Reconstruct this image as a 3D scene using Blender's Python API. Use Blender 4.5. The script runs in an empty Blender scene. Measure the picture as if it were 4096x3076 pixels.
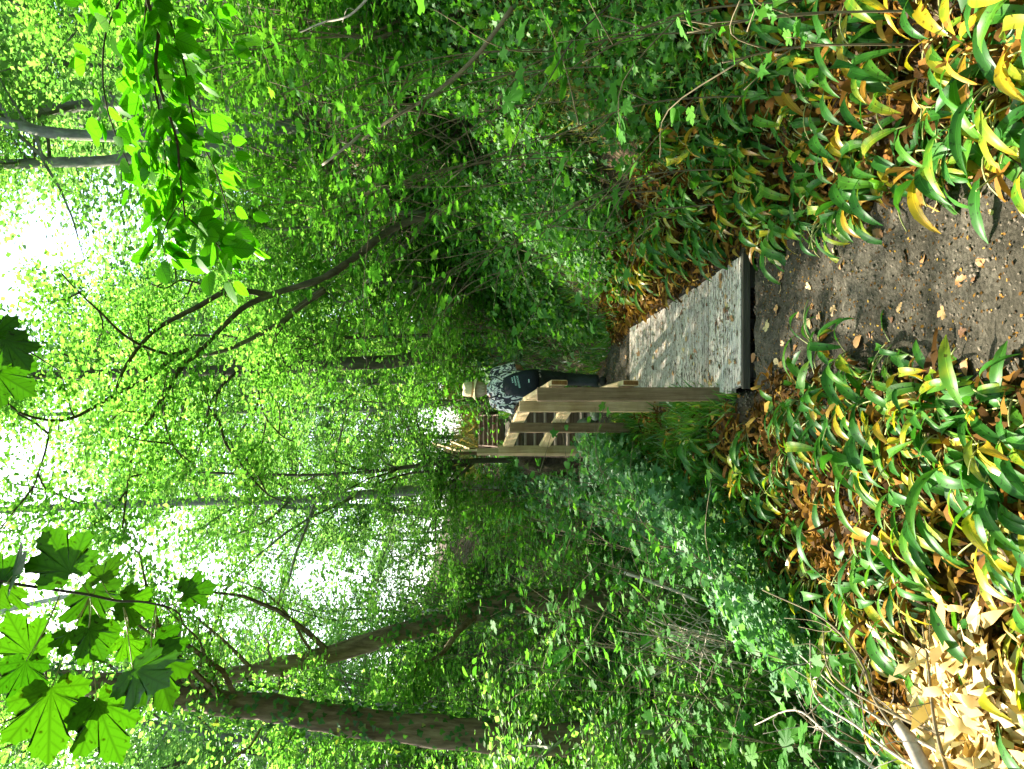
import bpy, bmesh, math, random
import numpy as np
from mathutils import Vector, Matrix

# ------------------------------------------------------------------ camera, sky, sun, exposure
sc = bpy.context.scene
F = 3000.0          # focal length in photograph pixels (4096 wide)
CH = 1.6            # eye height

cam_d = bpy.data.cameras.new('camera')
cam = bpy.data.objects.new('camera', cam_d)
sc.collection.objects.link(cam)
cam_d.sensor_fit = 'HORIZONTAL'; cam_d.sensor_width = 36.0
cam_d.lens = F / 4096.0 * 36.0
cam_d.clip_start = 0.05; cam_d.clip_end = 1000.0
# the phone was held upright and the picture saved on its side: world up points to picture left
cam.matrix_world = Matrix(((0, 1, 0, 0), (0, 0, -1, 0), (-1, 0, 0, CH), (0, 0, 0, 1)))
sc.camera = cam

SUN_AZ, SUN_EL = math.radians(-42), math.radians(50)     # clockwise from +Y, height
sdir = Vector((math.sin(SUN_AZ) * math.cos(SUN_EL), math.cos(SUN_AZ) * math.cos(SUN_EL), math.sin(SUN_EL)))
world = bpy.data.worlds.new('World'); sc.world = world; world.use_nodes = True
wn = world.node_tree.nodes; wl = world.node_tree.links
bg = wn['Background']; bg.inputs[1].default_value = 0.15
sky = wn.new('ShaderNodeTexSky'); sky.sky_type = 'NISHITA'; sky.sun_disc = False
sky.sun_elevation = SUN_EL; sky.sun_rotation = SUN_AZ
sky.air_density = 1.0; sky.dust_density = 2.5; sky.ozone_density = 0.8
wl.new(sky.outputs[0], bg.inputs[0])
sd = bpy.data.lights.new('sun', 'SUN'); sd.energy = 5.0; sd.angle = math.radians(0.53); sd.color = (1.0, 0.93, 0.80)
sun = bpy.data.objects.new('sun', sd); sc.collection.objects.link(sun)
sun.rotation_euler = (-sdir).to_track_quat('-Z', 'Y').to_euler()
sc.view_settings.view_transform = 'Standard'; sc.view_settings.look = 'None'
sc.view_settings.gamma = 1.0; sc.view_settings.use_curve_mapping = False
sc.view_settings.exposure = 2.25
sc.view_settings.use_white_balance = True; sc.view_settings.white_balance_temperature = 7000; sc.view_settings.white_balance_tint = 10
sc.render.engine = 'CYCLES'
cy = sc.cycles
cy.max_bounces = 7; cy.diffuse_bounces = 5; cy.glossy_bounces = 2; cy.transmission_bounces = 4
cy.caustics_reflective = False; cy.caustics_refractive = False
cy.sample_clamp_indirect = 6.0
cy.use_denoising = True
try:
    cy.denoiser = 'OPENIMAGEDENOISE'; cy.denoising_input_passes = 'RGB_ALBEDO_NORMAL'
except Exception:
    pass

# ------------------------------------------------------------------ helpers
rng = np.random.default_rng(7)
random.seed(7)
COL = sc.collection

def P(X, Y, d):
    """world point seen at photograph pixel (X, Y) at distance d along the view"""
    return np.array([(1538.0 - Y) / F * d, d, CH - (X - 2048.0) / F * d])

def tag(o, label=None, cat=None, group=None, kind=None):
    if label: o['label'] = label
    if cat: o['category'] = cat
    if group: o['group'] = group
    if kind: o['kind'] = kind
    return o

def empty(name, loc=(0, 0, 0), rz=0.0):
    o = bpy.data.objects.new(name, None); COL.objects.link(o)
    o.location = loc; o.rotation_euler = (0, 0, rz); o.empty_display_size = 0.1
    return o

class MB:
    """collects arrays of vertices and triangles/quads"""
    def __init__(s): s.v = []; s.f = []; s.n = 0; s.uv = []; s.mi = []; s.m = 0
    def add(s, V, Fc, uv=None):
        V = np.asarray(V, float)
        for f in Fc:
            s.f.append(tuple(int(i) + s.n for i in f)); s.mi.append(s.m)
        s.v.append(V); s.n += len(V)
        s.uv.append(np.zeros((len(V), 2)) if uv is None else np.asarray(uv, float))
    def mesh(s, name, mats, smooth=False):
        me = bpy.data.meshes.new(name)
        V = np.concatenate(s.v)
        me.from_pydata(V.tolist(), [], s.f)
        for m in (mats if isinstance(mats, (list, tuple)) else [mats]): me.materials.append(m)
        me.polygons.foreach_set('material_index', s.mi)
        if smooth: me.polygons.foreach_set('use_smooth', [True] * len(me.polygons))
        uvl = me.uv_layers.new(name='UVMap'); UV = np.concatenate(s.uv)
        li = np.zeros(len(me.loops), np.int32); me.loops.foreach_get('vertex_index', li)
        uvl.data.foreach_set('uv', UV[li].ravel())
        me.update()
        return me
    def obj(s, name, mats, parent=None, smooth=False):
        o = bpy.data.objects.new(name, s.mesh(name, mats, smooth)); COL.objects.link(o)
        if parent is not None: o.parent = parent
        return o

def tri_mesh(name, V, T, mat, uv=None, smooth=False):
    """fast mesh from numpy triangles"""
    me = bpy.data.meshes.new(name)
    nv, nt = len(V), len(T)
    me.vertices.add(nv); me.vertices.foreach_set('co', np.ascontiguousarray(V, np.float32).ravel())
    me.loops.add(nt * 3); me.loops.foreach_set('vertex_index', np.ascontiguousarray(T, np.int32).ravel())
    me.polygons.add(nt)
    me.polygons.foreach_set('loop_start', np.arange(0, nt * 3, 3, dtype=np.int32))
    me.polygons.foreach_set('loop_total', np.full(nt, 3, np.int32))
    if smooth: me.polygons.foreach_set('use_smooth', np.ones(nt, bool))
    if uv is not None:
        u = me.uv_layers.new(name='UVMap'); u.data.foreach_set('uv', np.ascontiguousarray(uv[T.ravel()], np.float32).ravel())
    me.materials.append(mat)
    me.update(calc_edges=True); me.validate()
    return me

def link(name, me, parent=None, loc=None):
    o = bpy.data.objects.new(name, me); COL.objects.link(o)
    if parent is not None: o.parent = parent
    if loc is not None: o.location = loc
    return o

def unit(a):
    a = np.asarray(a, float)
    return a / np.maximum(np.linalg.norm(a, axis=-1, keepdims=True), 1e-9)

def scatter(tV, tT, pos, dirs, nors, scale, tuv=None):
    """copies of a leaf template (x across, y along, z normal) -> one vertex/triangle array"""
    pos = np.asarray(pos, float); N = len(pos)
    d = unit(dirs); n = nors - d * np.sum(nors * d, axis=1, keepdims=True); n = unit(n)
    x = np.cross(d, n)
    s = (np.zeros(N) + scale)[:, None, None]
    V = pos[:, None, :] + s * (tV[None, :, 0:1] * x[:, None, :] + tV[None, :, 1:2] * d[:, None, :] + tV[None, :, 2:3] * n[:, None, :])
    T = tT[None, :, :] + (np.arange(N) * len(tV))[:, None, None]
    uv = None if tuv is None else np.tile(tuv, (N, 1))
    return V.reshape(-1, 3), T.reshape(-1, 3), uv

def smooth_path(pts, n=4):
    pts = np.asarray(pts, float)
    if len(pts) < 3: return pts
    out = []
    Q = np.vstack([2 * pts[0] - pts[1], pts, 2 * pts[-1] - pts[-2]])
    for i in range(1, len(Q) - 2):
        for k in range(n):
            t = k / n
            a, b, c, d = Q[i - 1], Q[i], Q[i + 1], Q[i + 2]
            out.append(.5 * ((2 * b) + (-a + c) * t + (2 * a - 5 * b + 4 * c - d) * t * t + (-a + 3 * b - 3 * c + d) * t ** 3))
    out.append(pts[-1])
    return np.array(out)

def tube(mb, pts, r0, r1, sides=6, wob=0.0, cap=True):
    pts = np.asarray(pts, float); n = len(pts)
    t = np.gradient(pts, axis=0); t = unit(t)
    up = np.array([0.31, 0.17, 0.93]); ref = np.cross(t, up)
    bad = np.linalg.norm(ref, axis=1) < .2; ref[bad] = np.cross(t[bad], [1, 0, 0])
    a = unit(ref); b = np.cross(t, a)
    r = np.linspace(r0, r1, n) if np.isscalar(r0) else np.asarray(r0)
    ang = np.linspace(0, 2 * np.pi, sides, endpoint=False)
    rr = r[:, None] * (1 + wob * rng.normal(size=(n, sides)))
    V = pts[:, None, :] + rr[..., None] * (np.cos(ang)[None, :, None] * a[:, None, :] + np.sin(ang)[None, :, None] * b[:, None, :])
    L = np.concatenate([[0], np.cumsum(np.linalg.norm(np.diff(pts, axis=0), axis=1))])
    uv = np.stack([np.tile(ang / 6.283, n), np.repeat(L, sides)], 1)
    fs = []
    for i in range(n - 1):
        for k in range(sides):
            k2 = (k + 1) % sides
            fs.append((i * sides + k, i * sides + k2, (i + 1) * sides + k2, (i + 1) * sides + k))
    if cap:
        fs.append(tuple(range(sides))[::-1]); fs.append(tuple((n - 1) * sides + k for k in range(sides)))
    mb.add(V.reshape(-1, 3), fs, uv)

def box(mb, c, size, R=None, bev=0.0):
    """box with chamfered long edges; R = 3x3 rotation"""
    x, y, z = [s / 2 for s in size]
    b = bev
    if b > 0:
        ring = [(-x + b, -y), (x - b, -y), (x, -y + b), (x, y - b), (x - b, y), (-x + b, y), (-x, y - b), (-x, -y + b)]
    else:
        ring = [(-x, -y), (x, -y), (x, y), (-x, y)]
    k = len(ring)
    V = []
    zs = [(-z, b), (-z + b, 0), (z - b, 0), (z, b)] if b > 0 else [(-z, 0), (z, 0)]
    for zz, ins in zs:
        for (px, py) in ring:
            V.append((px - math.copysign(min(ins, abs(px)), px), py - math.copysign(min(ins, abs(py)), py), zz))
    V = np.array(V)
    fs = []
    for i in range(len(zs) - 1):
        for j in range(k):
            j2 = (j + 1) % k
            fs.append((i * k + j, i * k + j2, (i + 1) * k + j2, (i + 1) * k + j))
    fs.append(tuple(range(k))[::-1]); fs.append(tuple((len(zs) - 1) * k + j for j in range(k)))
    if R is not None: V = V @ np.asarray(R).T
    mb.add(V + np.asarray(c), fs, np.stack([V[:, 0] + V[:, 1], V[:, 2]], 1))

def frame_from(d, up=(0, 0, 1)):
    """columns: x = side, y = thickness normal, z = along d"""
    z = unit(d); x = unit(np.cross(up, z)); y = np.cross(z, x)
    return np.stack([x, y, z], 1)

# ------------------------------------------------------------------ node materials
def new_mat(name):
    m = bpy.data.materials.new(name); m.use_nodes = True
    nt = m.node_tree; nt.nodes.clear()
    out = nt.nodes.new('ShaderNodeOutputMaterial')
    return m, nt, out

def N(nt, kind, **kw):
    n = nt.nodes.new(kind)
    for k, v in kw.items():
        if k.startswith('i_'):
            n.inputs[int(k[2:])].default_value = v
        else: setattr(n, k, v)
    return n

def ramp(nt, src, stops, interp='LINEAR'):
    r = nt.nodes.new('ShaderNodeValToRGB'); r.color_ramp.interpolation = interp
    el = r.color_ramp.elements
    while len(el) < len(stops): el.new(0.5)
    for e, (p, c) in zip(el, stops):
        e.position = p; e.color = (*c, 1)
    nt.links.new(src, r.inputs[0])
    return r

def math_node(nt, op, a, b=None, c=None, clamp=False):
    n = nt.nodes.new('ShaderNodeMath'); n.operation = op; n.use_clamp = clamp
    for i, v in enumerate((a, b, c)):
        if v is None: continue
        if hasattr(v, 'links') or hasattr(v, 'is_linked'): nt.links.new(v, n.inputs[i])
        else: n.inputs[i].default_value = v
    return n.outputs[0]

def leaf_material(name, stops, trans_gain=2.2, tmix=0.5, gloss=0.05, rough=0.35, src='island', veins=None, spots=None, trans_tint=(1.0, 1.0, 0.5), edge=None):
    m, nt, out = new_mat(name)
    if src == 'island':
        g = N(nt, 'ShaderNodeNewGeometry'); r = g.outputs['Random Per Island']
    else:
        oi = N(nt, 'ShaderNodeObjectInfo'); r = oi.outputs['Random']
    tc = N(nt, 'ShaderNodeTexCoord')
    uvm = N(nt, 'ShaderNodeUVMap')
    if edge is not None:     # leaf turns colour from tip and in blotches: value = random + uv.y bias + noise
        sep = N(nt, 'ShaderNodeSeparateXYZ'); nt.links.new(uvm.outputs[0], sep.inputs[0])
        no = N(nt, 'ShaderNodeTexNoise'); no.inputs['Scale'].default_value = 14.0
        nt.links.new(tc.outputs['Object'], no.inputs['Vector'])
        a = math_node(nt, 'MULTIPLY_ADD', sep.outputs[1], edge, r)
        b = math_node(nt, 'MULTIPLY_ADD', no.outputs[0], 0.5, a)
        r = math_node(nt, 'MULTIPLY', math_node(nt, 'SUBTRACT', b, 0.25), 1 / (1.0 + edge), clamp=True)
    cr = ramp(nt, r, stops)
    col = cr.outputs[0]
    if veins == 'maple':
        sep = N(nt, 'ShaderNodeSeparateXYZ'); nt.links.new(uvm.outputs[0], sep.inputs[0])
        vx, vy = sep.outputs[0], sep.outputs[1]
        best = None
        for ang in (0, 38, -38, 82, -82):
            ca, sa = math.cos(math.radians(ang)), math.sin(math.radians(ang))
            # distance from the ray (sa, ca)
            cross = math_node(nt, 'ABSOLUTE', math_node(nt, 'SUBTRACT', math_node(nt, 'MULTIPLY', vx, ca), math_node(nt, 'MULTIPLY', vy, sa)))
            dot = math_node(nt, 'ADD', math_node(nt, 'MULTIPLY', vx, sa), math_node(nt, 'MULTIPLY', vy, ca))
            behind = math_node(nt, 'MULTIPLY', math_node(nt, 'LESS_THAN', dot, 0.0), 1.0)
            dd = math_node(nt, 'ADD', cross, behind)
            # side veins: slanted lines
            sv = math_node(nt, 'ABSOLUTE', math_node(nt, 'SUBTRACT', math_node(nt, 'FRACT', math_node(nt, 'MULTIPLY', math_node(nt, 'SUBTRACT', dot, math_node(nt, 'MULTIPLY', cross, 1.1)), 6.5)), 0.5))
            sv = math_node(nt, 'ADD', math_node(nt, 'MULTIPLY', sv, 0.10), math_node(nt, 'ADD', 0.012, math_node(nt, 'GREATER_THAN', cross, 0.17)))
            both = math_node(nt, 'MINIMUM', dd, sv)
            best = both if best is None else math_node(nt, 'MINIMUM', best, both)
        mask = N(nt, 'ShaderNodeMapRange'); mask.inputs[1].default_value = 0.004; mask.inputs[2].default_value = 0.030
        mask.inputs[3].default_value = 0.62; mask.inputs[4].default_value = 1.0
        nt.links.new(best, mask.inputs[0])
        mm = N(nt, 'ShaderNodeMix', data_type='RGBA', blend_type='MULTIPLY'); mm.inputs[0].default_value = 1.0
        nt.links.new(col, mm.inputs[6]); nt.links.new(mask.outputs[0], mm.inputs[7]); col = mm.outputs[2]
    elif veins in ('mid', 'pinnate'):
        sep = N(nt, 'ShaderNodeSeparateXYZ'); nt.links.new(uvm.outputs[0], sep.inputs[0])
        ax = math_node(nt, 'ABSOLUTE', sep.outputs[0])
        if veins == 'pinnate':
            sv = math_node(nt, 'ABSOLUTE', math_node(nt, 'SUBTRACT', math_node(nt, 'FRACT', math_node(nt, 'MULTIPLY', math_node(nt, 'SUBTRACT', sep.outputs[1], ax), 8.0)), 0.5))
            ax = math_node(nt, 'MINIMUM', ax, math_node(nt, 'ADD', math_node(nt, 'MULTIPLY', sv, 0.12), 0.008))
        mask = N(nt, 'ShaderNodeMapRange'); mask.inputs[1].default_value = 0.006; mask.inputs[2].default_value = 0.03
        mask.inputs[3].default_value = 1.7 if veins == 'mid' else 0.6; mask.inputs[4].default_value = 1.0
        nt.links.new(ax, mask.inputs[0])
        mm = N(nt, 'ShaderNodeMix', data_type='RGBA', blend_type='MULTIPLY'); mm.inputs[0].default_value = 1.0
        nt.links.new(col, mm.inputs[6]); nt.links.new(mask.outputs[0], mm.inputs[7]); col = mm.outputs[2]
    if spots:
        no = N(nt, 'ShaderNodeTexNoise'); no.inputs['Scale'].default_value = spots; no.inputs['Detail'].default_value = 3
        nt.links.new(tc.outputs['Object'], no.inputs['Vector'])
        sr = ramp(nt, no.outputs[0], [(0.0, (1, 1, 1)), (0.60, (1, 1, 1)), (0.68, (0.35, 0.22, 0.12))])
        mm = N(nt, 'ShaderNodeMix', data_type='RGBA', blend_type='MULTIPLY'); mm.inputs[0].default_value = 1.0
        nt.links.new(col, mm.inputs[6]); nt.links.new(sr.outputs[0], mm.inputs[7]); col = mm.outputs[2]
    dif = N(nt, 'ShaderNodeBsdfDiffuse'); nt.links.new(col, dif.inputs[0])
    tr = N(nt, 'ShaderNodeBsdfTranslucent')
    tm = N(nt, 'ShaderNodeMix', data_type='RGBA', blend_type='MULTIPLY'); tm.inputs[0].default_value = 1.0
    nt.links.new(col, tm.inputs[6]); tm.inputs[7].default_value = (trans_gain * trans_tint[0], trans_gain * trans_tint[1], trans_gain * trans_tint[2], 1)
    nt.links.new(tm.outputs[2], tr.inputs[0])
    mx = N(nt, 'ShaderNodeMixShader'); mx.inputs[0].default_value = tmix
    nt.links.new(dif.outputs[0], mx.inputs[1]); nt.links.new(tr.outputs[0], mx.inputs[2])
    gl = N(nt, 'ShaderNodeBsdfGlossy'); gl.inputs['Roughness'].default_value = rough; gl.inputs[0].default_value = (.9, .95, 1, 1)
    lw = N(nt, 'ShaderNodeLayerWeight'); lw.inputs[0].default_value = 0.25
    fac = math_node(nt, 'MULTIPLY_ADD', lw.outputs['Fresnel'], 0.12 * min(1.0, gloss / .02), gloss)
    mg = N(nt, 'ShaderNodeMixShader'); nt.links.new(fac, mg.inputs[0])
    nt.links.new(mx.outputs[0], mg.inputs[1]); nt.links.new(gl.outputs[0], mg.inputs[2])
    nt.links.new(mg.outputs[0], out.inputs[0])
    return m

def solid_material(name, stops, scale=(8, 8, 8), detail=6, rough=0.85, bump=0.3, bump_scale=None, coord='Object', spec=0.3, distortion=0.0, second=None):
    m, nt, out = new_mat(name)
    tc = N(nt, 'ShaderNodeTexCoord'); mp = N(nt, 'ShaderNodeMapping'); mp.inputs['Scale'].default_value = scale
    nt.links.new(tc.outputs[coord], mp.inputs[0])
    no = N(nt, 'ShaderNodeTexNoise'); no.inputs['Scale'].default_value = 1.0; no.inputs['Detail'].default_value = detail; no.inputs['Roughness'].default_value = 0.65
    no.inputs['Distortion'].default_value = distortion
    nt.links.new(mp.outputs[0], no.inputs['Vector'])
    cr = ramp(nt, no.outputs[0], stops); col = cr.outputs[0]
    if second:     # (scale, stops) multiplied on top
        n2 = N(nt, 'ShaderNodeTexNoise'); n2.inputs['Scale'].default_value = second[0]; n2.inputs['Detail'].default_value = 5; n2.inputs['Roughness'].default_value = .7
        nt.links.new(tc.outputs[coord], n2.inputs['Vector'])
        c2 = ramp(nt, n2.outputs[0], second[1])
        mm = N(nt, 'ShaderNodeMix', data_type='RGBA', blend_type='MULTIPLY'); mm.inputs[0].default_value = 1.0
        nt.links.new(col, mm.inputs[6]); nt.links.new(c2.outputs[0], mm.inputs[7]); col = mm.outputs[2]
    bs = N(nt, 'ShaderNodeBsdfPrincipled'); nt.links.new(col, bs.inputs['Base Color'])
    bs.inputs['Roughness'].default_value = rough; bs.inputs['Specular IOR Level'].default_value = spec
    if bump:
        bp = N(nt, 'ShaderNodeBump'); bp.inputs['Strength'].default_value = bump; bp.inputs['Distance'].default_value = 0.02
        nt.links.new(no.outputs[0], bp.inputs['Height']); nt.links.new(bp.outputs[0], bs.inputs['Normal'])
    nt.links.new(bs.outputs[0], out.inputs[0])
    return m

M = {}
M['canopy'] = leaf_material('canopy_leaf', [(0, (.035, .12, .014)), (.5, (.075, .20, .024)), (.85, (.12, .27, .04)), (1, (.20, .31, .07))], trans_gain=2.3, tmix=.55, gloss=.008, trans_tint=(.92, 1, .8))
M['far_leaf'] = leaf_material('far_leaf', [(0, (.035, .11, .018)), (.6, (.085, .20, .04)), (1, (.17, .29, .08))], trans_gain=2.3, tmix=.55, gloss=.008, trans_tint=(.95, 1, .9))
M['maple'] = leaf_material('maple_leaf', [(0, (.018, .10, .004)), (1, (.040, .16, .006))], trans_gain=1.05, tmix=.6, gloss=.01, src='object', veins='maple', spots=7)
M['hazel'] = leaf_material('hazel_leaf', [(0, (.05, .19, .008)), (.7, (.065, .24, .010)), (1, (.09, .27, .012))], trans_gain=2.0, tmix=.58, gloss=.006, trans_tint=(.7, 1, .5), src='object', veins='pinnate')
M['sapling'] = leaf_material('sapling_leaf', [(0, (.035, .15, .02)), (.7, (.06, .22, .03)), (1, (.09, .26, .03))], trans_gain=2.0, tmix=.45, gloss=.006, rough=.5, src='object')
M['sapling_isl'] = leaf_material('sapling_small_leaf', [(0, (.035, .14, .018)), (.7, (.06, .21, .025)), (1, (.10, .26, .03))], trans_gain=2.0, tmix=.45, gloss=.006, rough=.5)
M['ivy'] = leaf_material('ivy_leaf', [(0, (.018, .075, .012)), (.6, (.035, .135, .018)), (.92, (.06, .19, .025)), (1, (.17, .20, .05))], trans_gain=1.6, tmix=.35, gloss=.015, rough=.5)
M['strap'] = leaf_material('strap_leaf', [(0, (.014, .085, .012)), (.45, (.030, .14, .015)), (.76, (.065, .20, .016)), (.90, (.24, .29, .02)), (.97, (.46, .34, .02)), (1, (.38, .16, .03))], trans_gain=1.7, tmix=.35, gloss=.015, rough=.42, src='object', veins='mid', edge=.22, spots=60)
M['strap_yellow'] = leaf_material('strap_yellow_leaf', [(0, (.08, .19, .02)), (.3, (.33, .32, .02)), (.6, (.47, .34, .02)), (1, (.36, .16, .03))], trans_gain=1.3, tmix=.35, gloss=.04, src='object', veins='mid', edge=.3, spots=50)
M['withered'] = leaf_material('withered_leaf', [(0, (.09, .040, .010)), (.5, (.22, .10, .022)), (.8, (.38, .20, .04)), (1, (.50, .36, .10))], trans_gain=1.1, tmix=.25, gloss=.004, rough=.6, src='object', edge=.2)
M['withered_isl'] = leaf_material('withered_litter', [(0, (.035, .018, .005)), (.5, (.11, .055, .012)), (.85, (.27, .14, .025)), (1, (.48, .33, .08))], trans_gain=1.1, tmix=.25, gloss=.003, rough=.6)
M['dry_leaf'] = leaf_material('dry_fallen_leaf', [(0, (.13, .06, .028)), (.4, (.34, .17, .07)), (.7, (.48, .28, .12)), (1, (.55, .46, .24))], trans_gain=1.0, tmix=.15, gloss=.03, rough=.5, src='object')
M['grass'] = leaf_material('grass_blade', [(0, (.03, .13, .012)), (.7, (.06, .22, .02)), (1, (.2, .25, .05))], trans_gain=1.8, tmix=.4, gloss=.04)
M['stalk'] = solid_material('leaf_stalk', [(0.3, (.20, .26, .07)), (.7, (.36, .36, .16))], bump=0, rough=.5)
M['stem'] = solid_material('sapling_stem', [(0.3, (.10, .08, .05)), (.7, (.20, .17, .10))], scale=(20, 20, 6), bump=.2)
M['twig'] = solid_material('dark_twig', [(0.3, (.03, .025, .02)), (.7, (.08, .06, .045))], scale=(30, 30, 30), bump=.2)
M['dead_twig'] = solid_material('dead_twig', [(0.3, (.22, .18, .15)), (.7, (.46, .42, .36))], scale=(20, 20, 20), bump=.2)
M['bark'] = solid_material('bark_brown', [(0.3, (.035, .028, .018)), (.5, (.085, .068, .045)), (.72, (.16, .13, .09))], scale=(14, 14, 2.2), bump=.9, detail=8, second=(1.7, [(.35, (.6, .85, .45)), (.6, (1, 1, 1))]))
M['bark_grey'] = solid_material('bark_grey', [(0.3, (.09, .09, .075)), (.55, (.20, .20, .165)), (.75, (.36, .36, .30))], scale=(9, 9, 3.0), bump=.6, detail=8, second=(2.3, [(.35, (.55, .75, .45)), (.6, (1, 1, 1))]))
M['bark_sunlit'] = solid_material('bark_sunlit', [(0.3, (.05, .032, .018)), (.5, (.15, .105, .06)), (.72, (.30, .23, .14))], scale=(14, 14, 2.2), bump=.9, detail=8)  # sunlight put into the colour: lighter bark for the left leaning trunks
M['bark_pale'] = solid_material('bark_pale', [(0.3, (.25, .26, .22)), (.55, (.45, .45, .40)), (.75, (.62, .62, .57))], scale=(6, 6, 9), bump=.4, detail=6)

def wood(name, stops, along='z', rough=.8, bump=.4, second=None, scale=1.0):
    s = {'x': (3, 60, 60), 'y': (60, 3, 60), 'z': (60, 60, 3)}[along]
    return solid_material(name, stops, scale=tuple(k * scale for k in s), detail=7, rough=rough, bump=bump, second=second, distortion=.4)
M['post'] = wood('post_timber', [(.25, (.11, .070, .040)), (.5, (.21, .142, .085)), (.75, (.32, .23, .15))], 'z', second=(5, [(.35, (.72, .70, .62)), (.6, (1, 1, 1))]))
M['post_new'] = wood('new_timber', [(.25, (.32, .215, .125)), (.5, (.48, .34, .20)), (.75, (.64, .48, .31))], 'z', second=(4, [(.35, (.75, .72, .62)), (.6, (1, 1, 1))]))
M['rail'] = wood('rail_timber', [(.25, (.48, .32, .17)), (.5, (.64, .46, .27)), (.75, (.78, .60, .39))], 'y', second=(4, [(.35, (.85, .82, .72)), (.6, (1, 1, 1))]))
M['end_grain'] = solid_material('end_grain', [(.3, (.09, .04, .012)), (.7, (.26, .13, .04))], scale=(40, 12, 90), bump=.3)
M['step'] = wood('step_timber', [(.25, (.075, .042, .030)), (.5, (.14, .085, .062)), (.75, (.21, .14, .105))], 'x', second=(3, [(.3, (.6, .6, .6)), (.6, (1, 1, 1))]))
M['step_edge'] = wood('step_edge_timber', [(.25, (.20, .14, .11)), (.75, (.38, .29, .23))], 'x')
M['beam'] = wood('old_beam', [(.25, (.035, .03, .024)), (.75, (.10, .085, .065))], 'x')

# weathered, grooved deck board
def deck_material():
    m, nt, out = new_mat('deck_board_wood')
    tc = N(nt, 'ShaderNodeTexCoord'); oi = N(nt, 'ShaderNodeObjectInfo')
    mp = N(nt, 'ShaderNodeMapping'); mp.inputs['Scale'].default_value = (3, 55, 55)
    off = N(nt, 'ShaderNodeVectorMath', operation='ADD'); nt.links.new(tc.outputs['Object'], off.inputs[0])
    cm = N(nt, 'ShaderNodeCombineXYZ'); nt.links.new(math_node(nt, 'MULTIPLY', oi.outputs['Random'], 30.0), cm.inputs[0]); nt.links.new(cm.outputs[0], off.inputs[1])
    nt.links.new(off.outputs[0], mp.inputs[0])
    no = N(nt, 'ShaderNodeTexNoise'); no.inputs['Scale'].default_value = 1; no.inputs['Detail'].default_value = 7; no.inputs['Roughness'].default_value = .65
    nt.links.new(mp.outputs[0], no.inputs['Vector'])
    c = ramp(nt, no.outputs[0], [(.28, (.30, .25, .20)), (.5, (.58, .52, .46)), (.72, (.80, .745, .68))])
    # debris in streaky patches
    mp2 = N(nt, 'ShaderNodeMapping'); mp2.inputs['Scale'].default_value = (14, 55, 20); nt.links.new(tc.outputs['Object'], mp2.inputs[0])
    off2 = N(nt, 'ShaderNodeVectorMath', operation='ADD'); nt.links.new(mp2.outputs[0], off2.inputs[0]); nt.links.new(cm.outputs[0], off2.inputs[1])
    n2 = N(nt, 'ShaderNodeTexNoise'); n2.inputs['Scale'].default_value = 1.4; n2.inputs['Detail'].default_value = 5; n2.inputs['Roughness'].default_value = .75
    nt.links.new(off2.outputs[0], n2.inputs['Vector'])
    d = ramp(nt, n2.outputs[0], [(.0, (0, 0, 0)), (.50, (0, 0, 0)), (.57, (1, 1, 1))])
    n3 = N(nt, 'ShaderNodeTexNoise'); n3.inputs['Scale'].default_value = 3.0; n3.inputs['Detail'].default_value = 2
    nt.links.new(tc.outputs['Object'], n3.inputs['Vector'])
    dd = math_node(nt, 'MULTIPLY', d.outputs[0], math_node(nt, 'MULTIPLY_ADD', n3.outputs[0], 2.2, -.35), clamp=True)
    mm = N(nt, 'ShaderNodeMix', data_type='RGBA'); nt.links.new(dd, mm.inputs[0]); nt.links.new(c.outputs[0], mm.inputs[6]); mm.inputs[7].default_value = (.055, .035, .022, 1)
    vr = N(nt, 'ShaderNodeMapRange'); nt.links.new(oi.outputs['Random'], vr.inputs[0]); vr.inputs[3].default_value = .68; vr.inputs[4].default_value = 1.12
    vm = N(nt, 'ShaderNodeVectorMath', operation='SCALE'); nt.links.new(mm.outputs[2], vm.inputs[0]); nt.links.new(vr.outputs[0], vm.inputs[3])
    bs = N(nt, 'ShaderNodeBsdfPrincipled'); nt.links.new(vm.outputs[0], bs.inputs['Base Color']); bs.inputs['Roughness'].default_value = .75
    bp = N(nt, 'ShaderNodeBump'); bp.inputs['Strength'].default_value = .5; bp.inputs['Distance'].default_value = .01
    nt.links.new(no.outputs[0], bp.inputs['Height']); nt.links.new(bp.outputs[0], bs.inputs['Normal'])
    nt.links.new(bs.outputs[0], out.inputs[0])
    return m
M['deck'] = deck_material()

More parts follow.
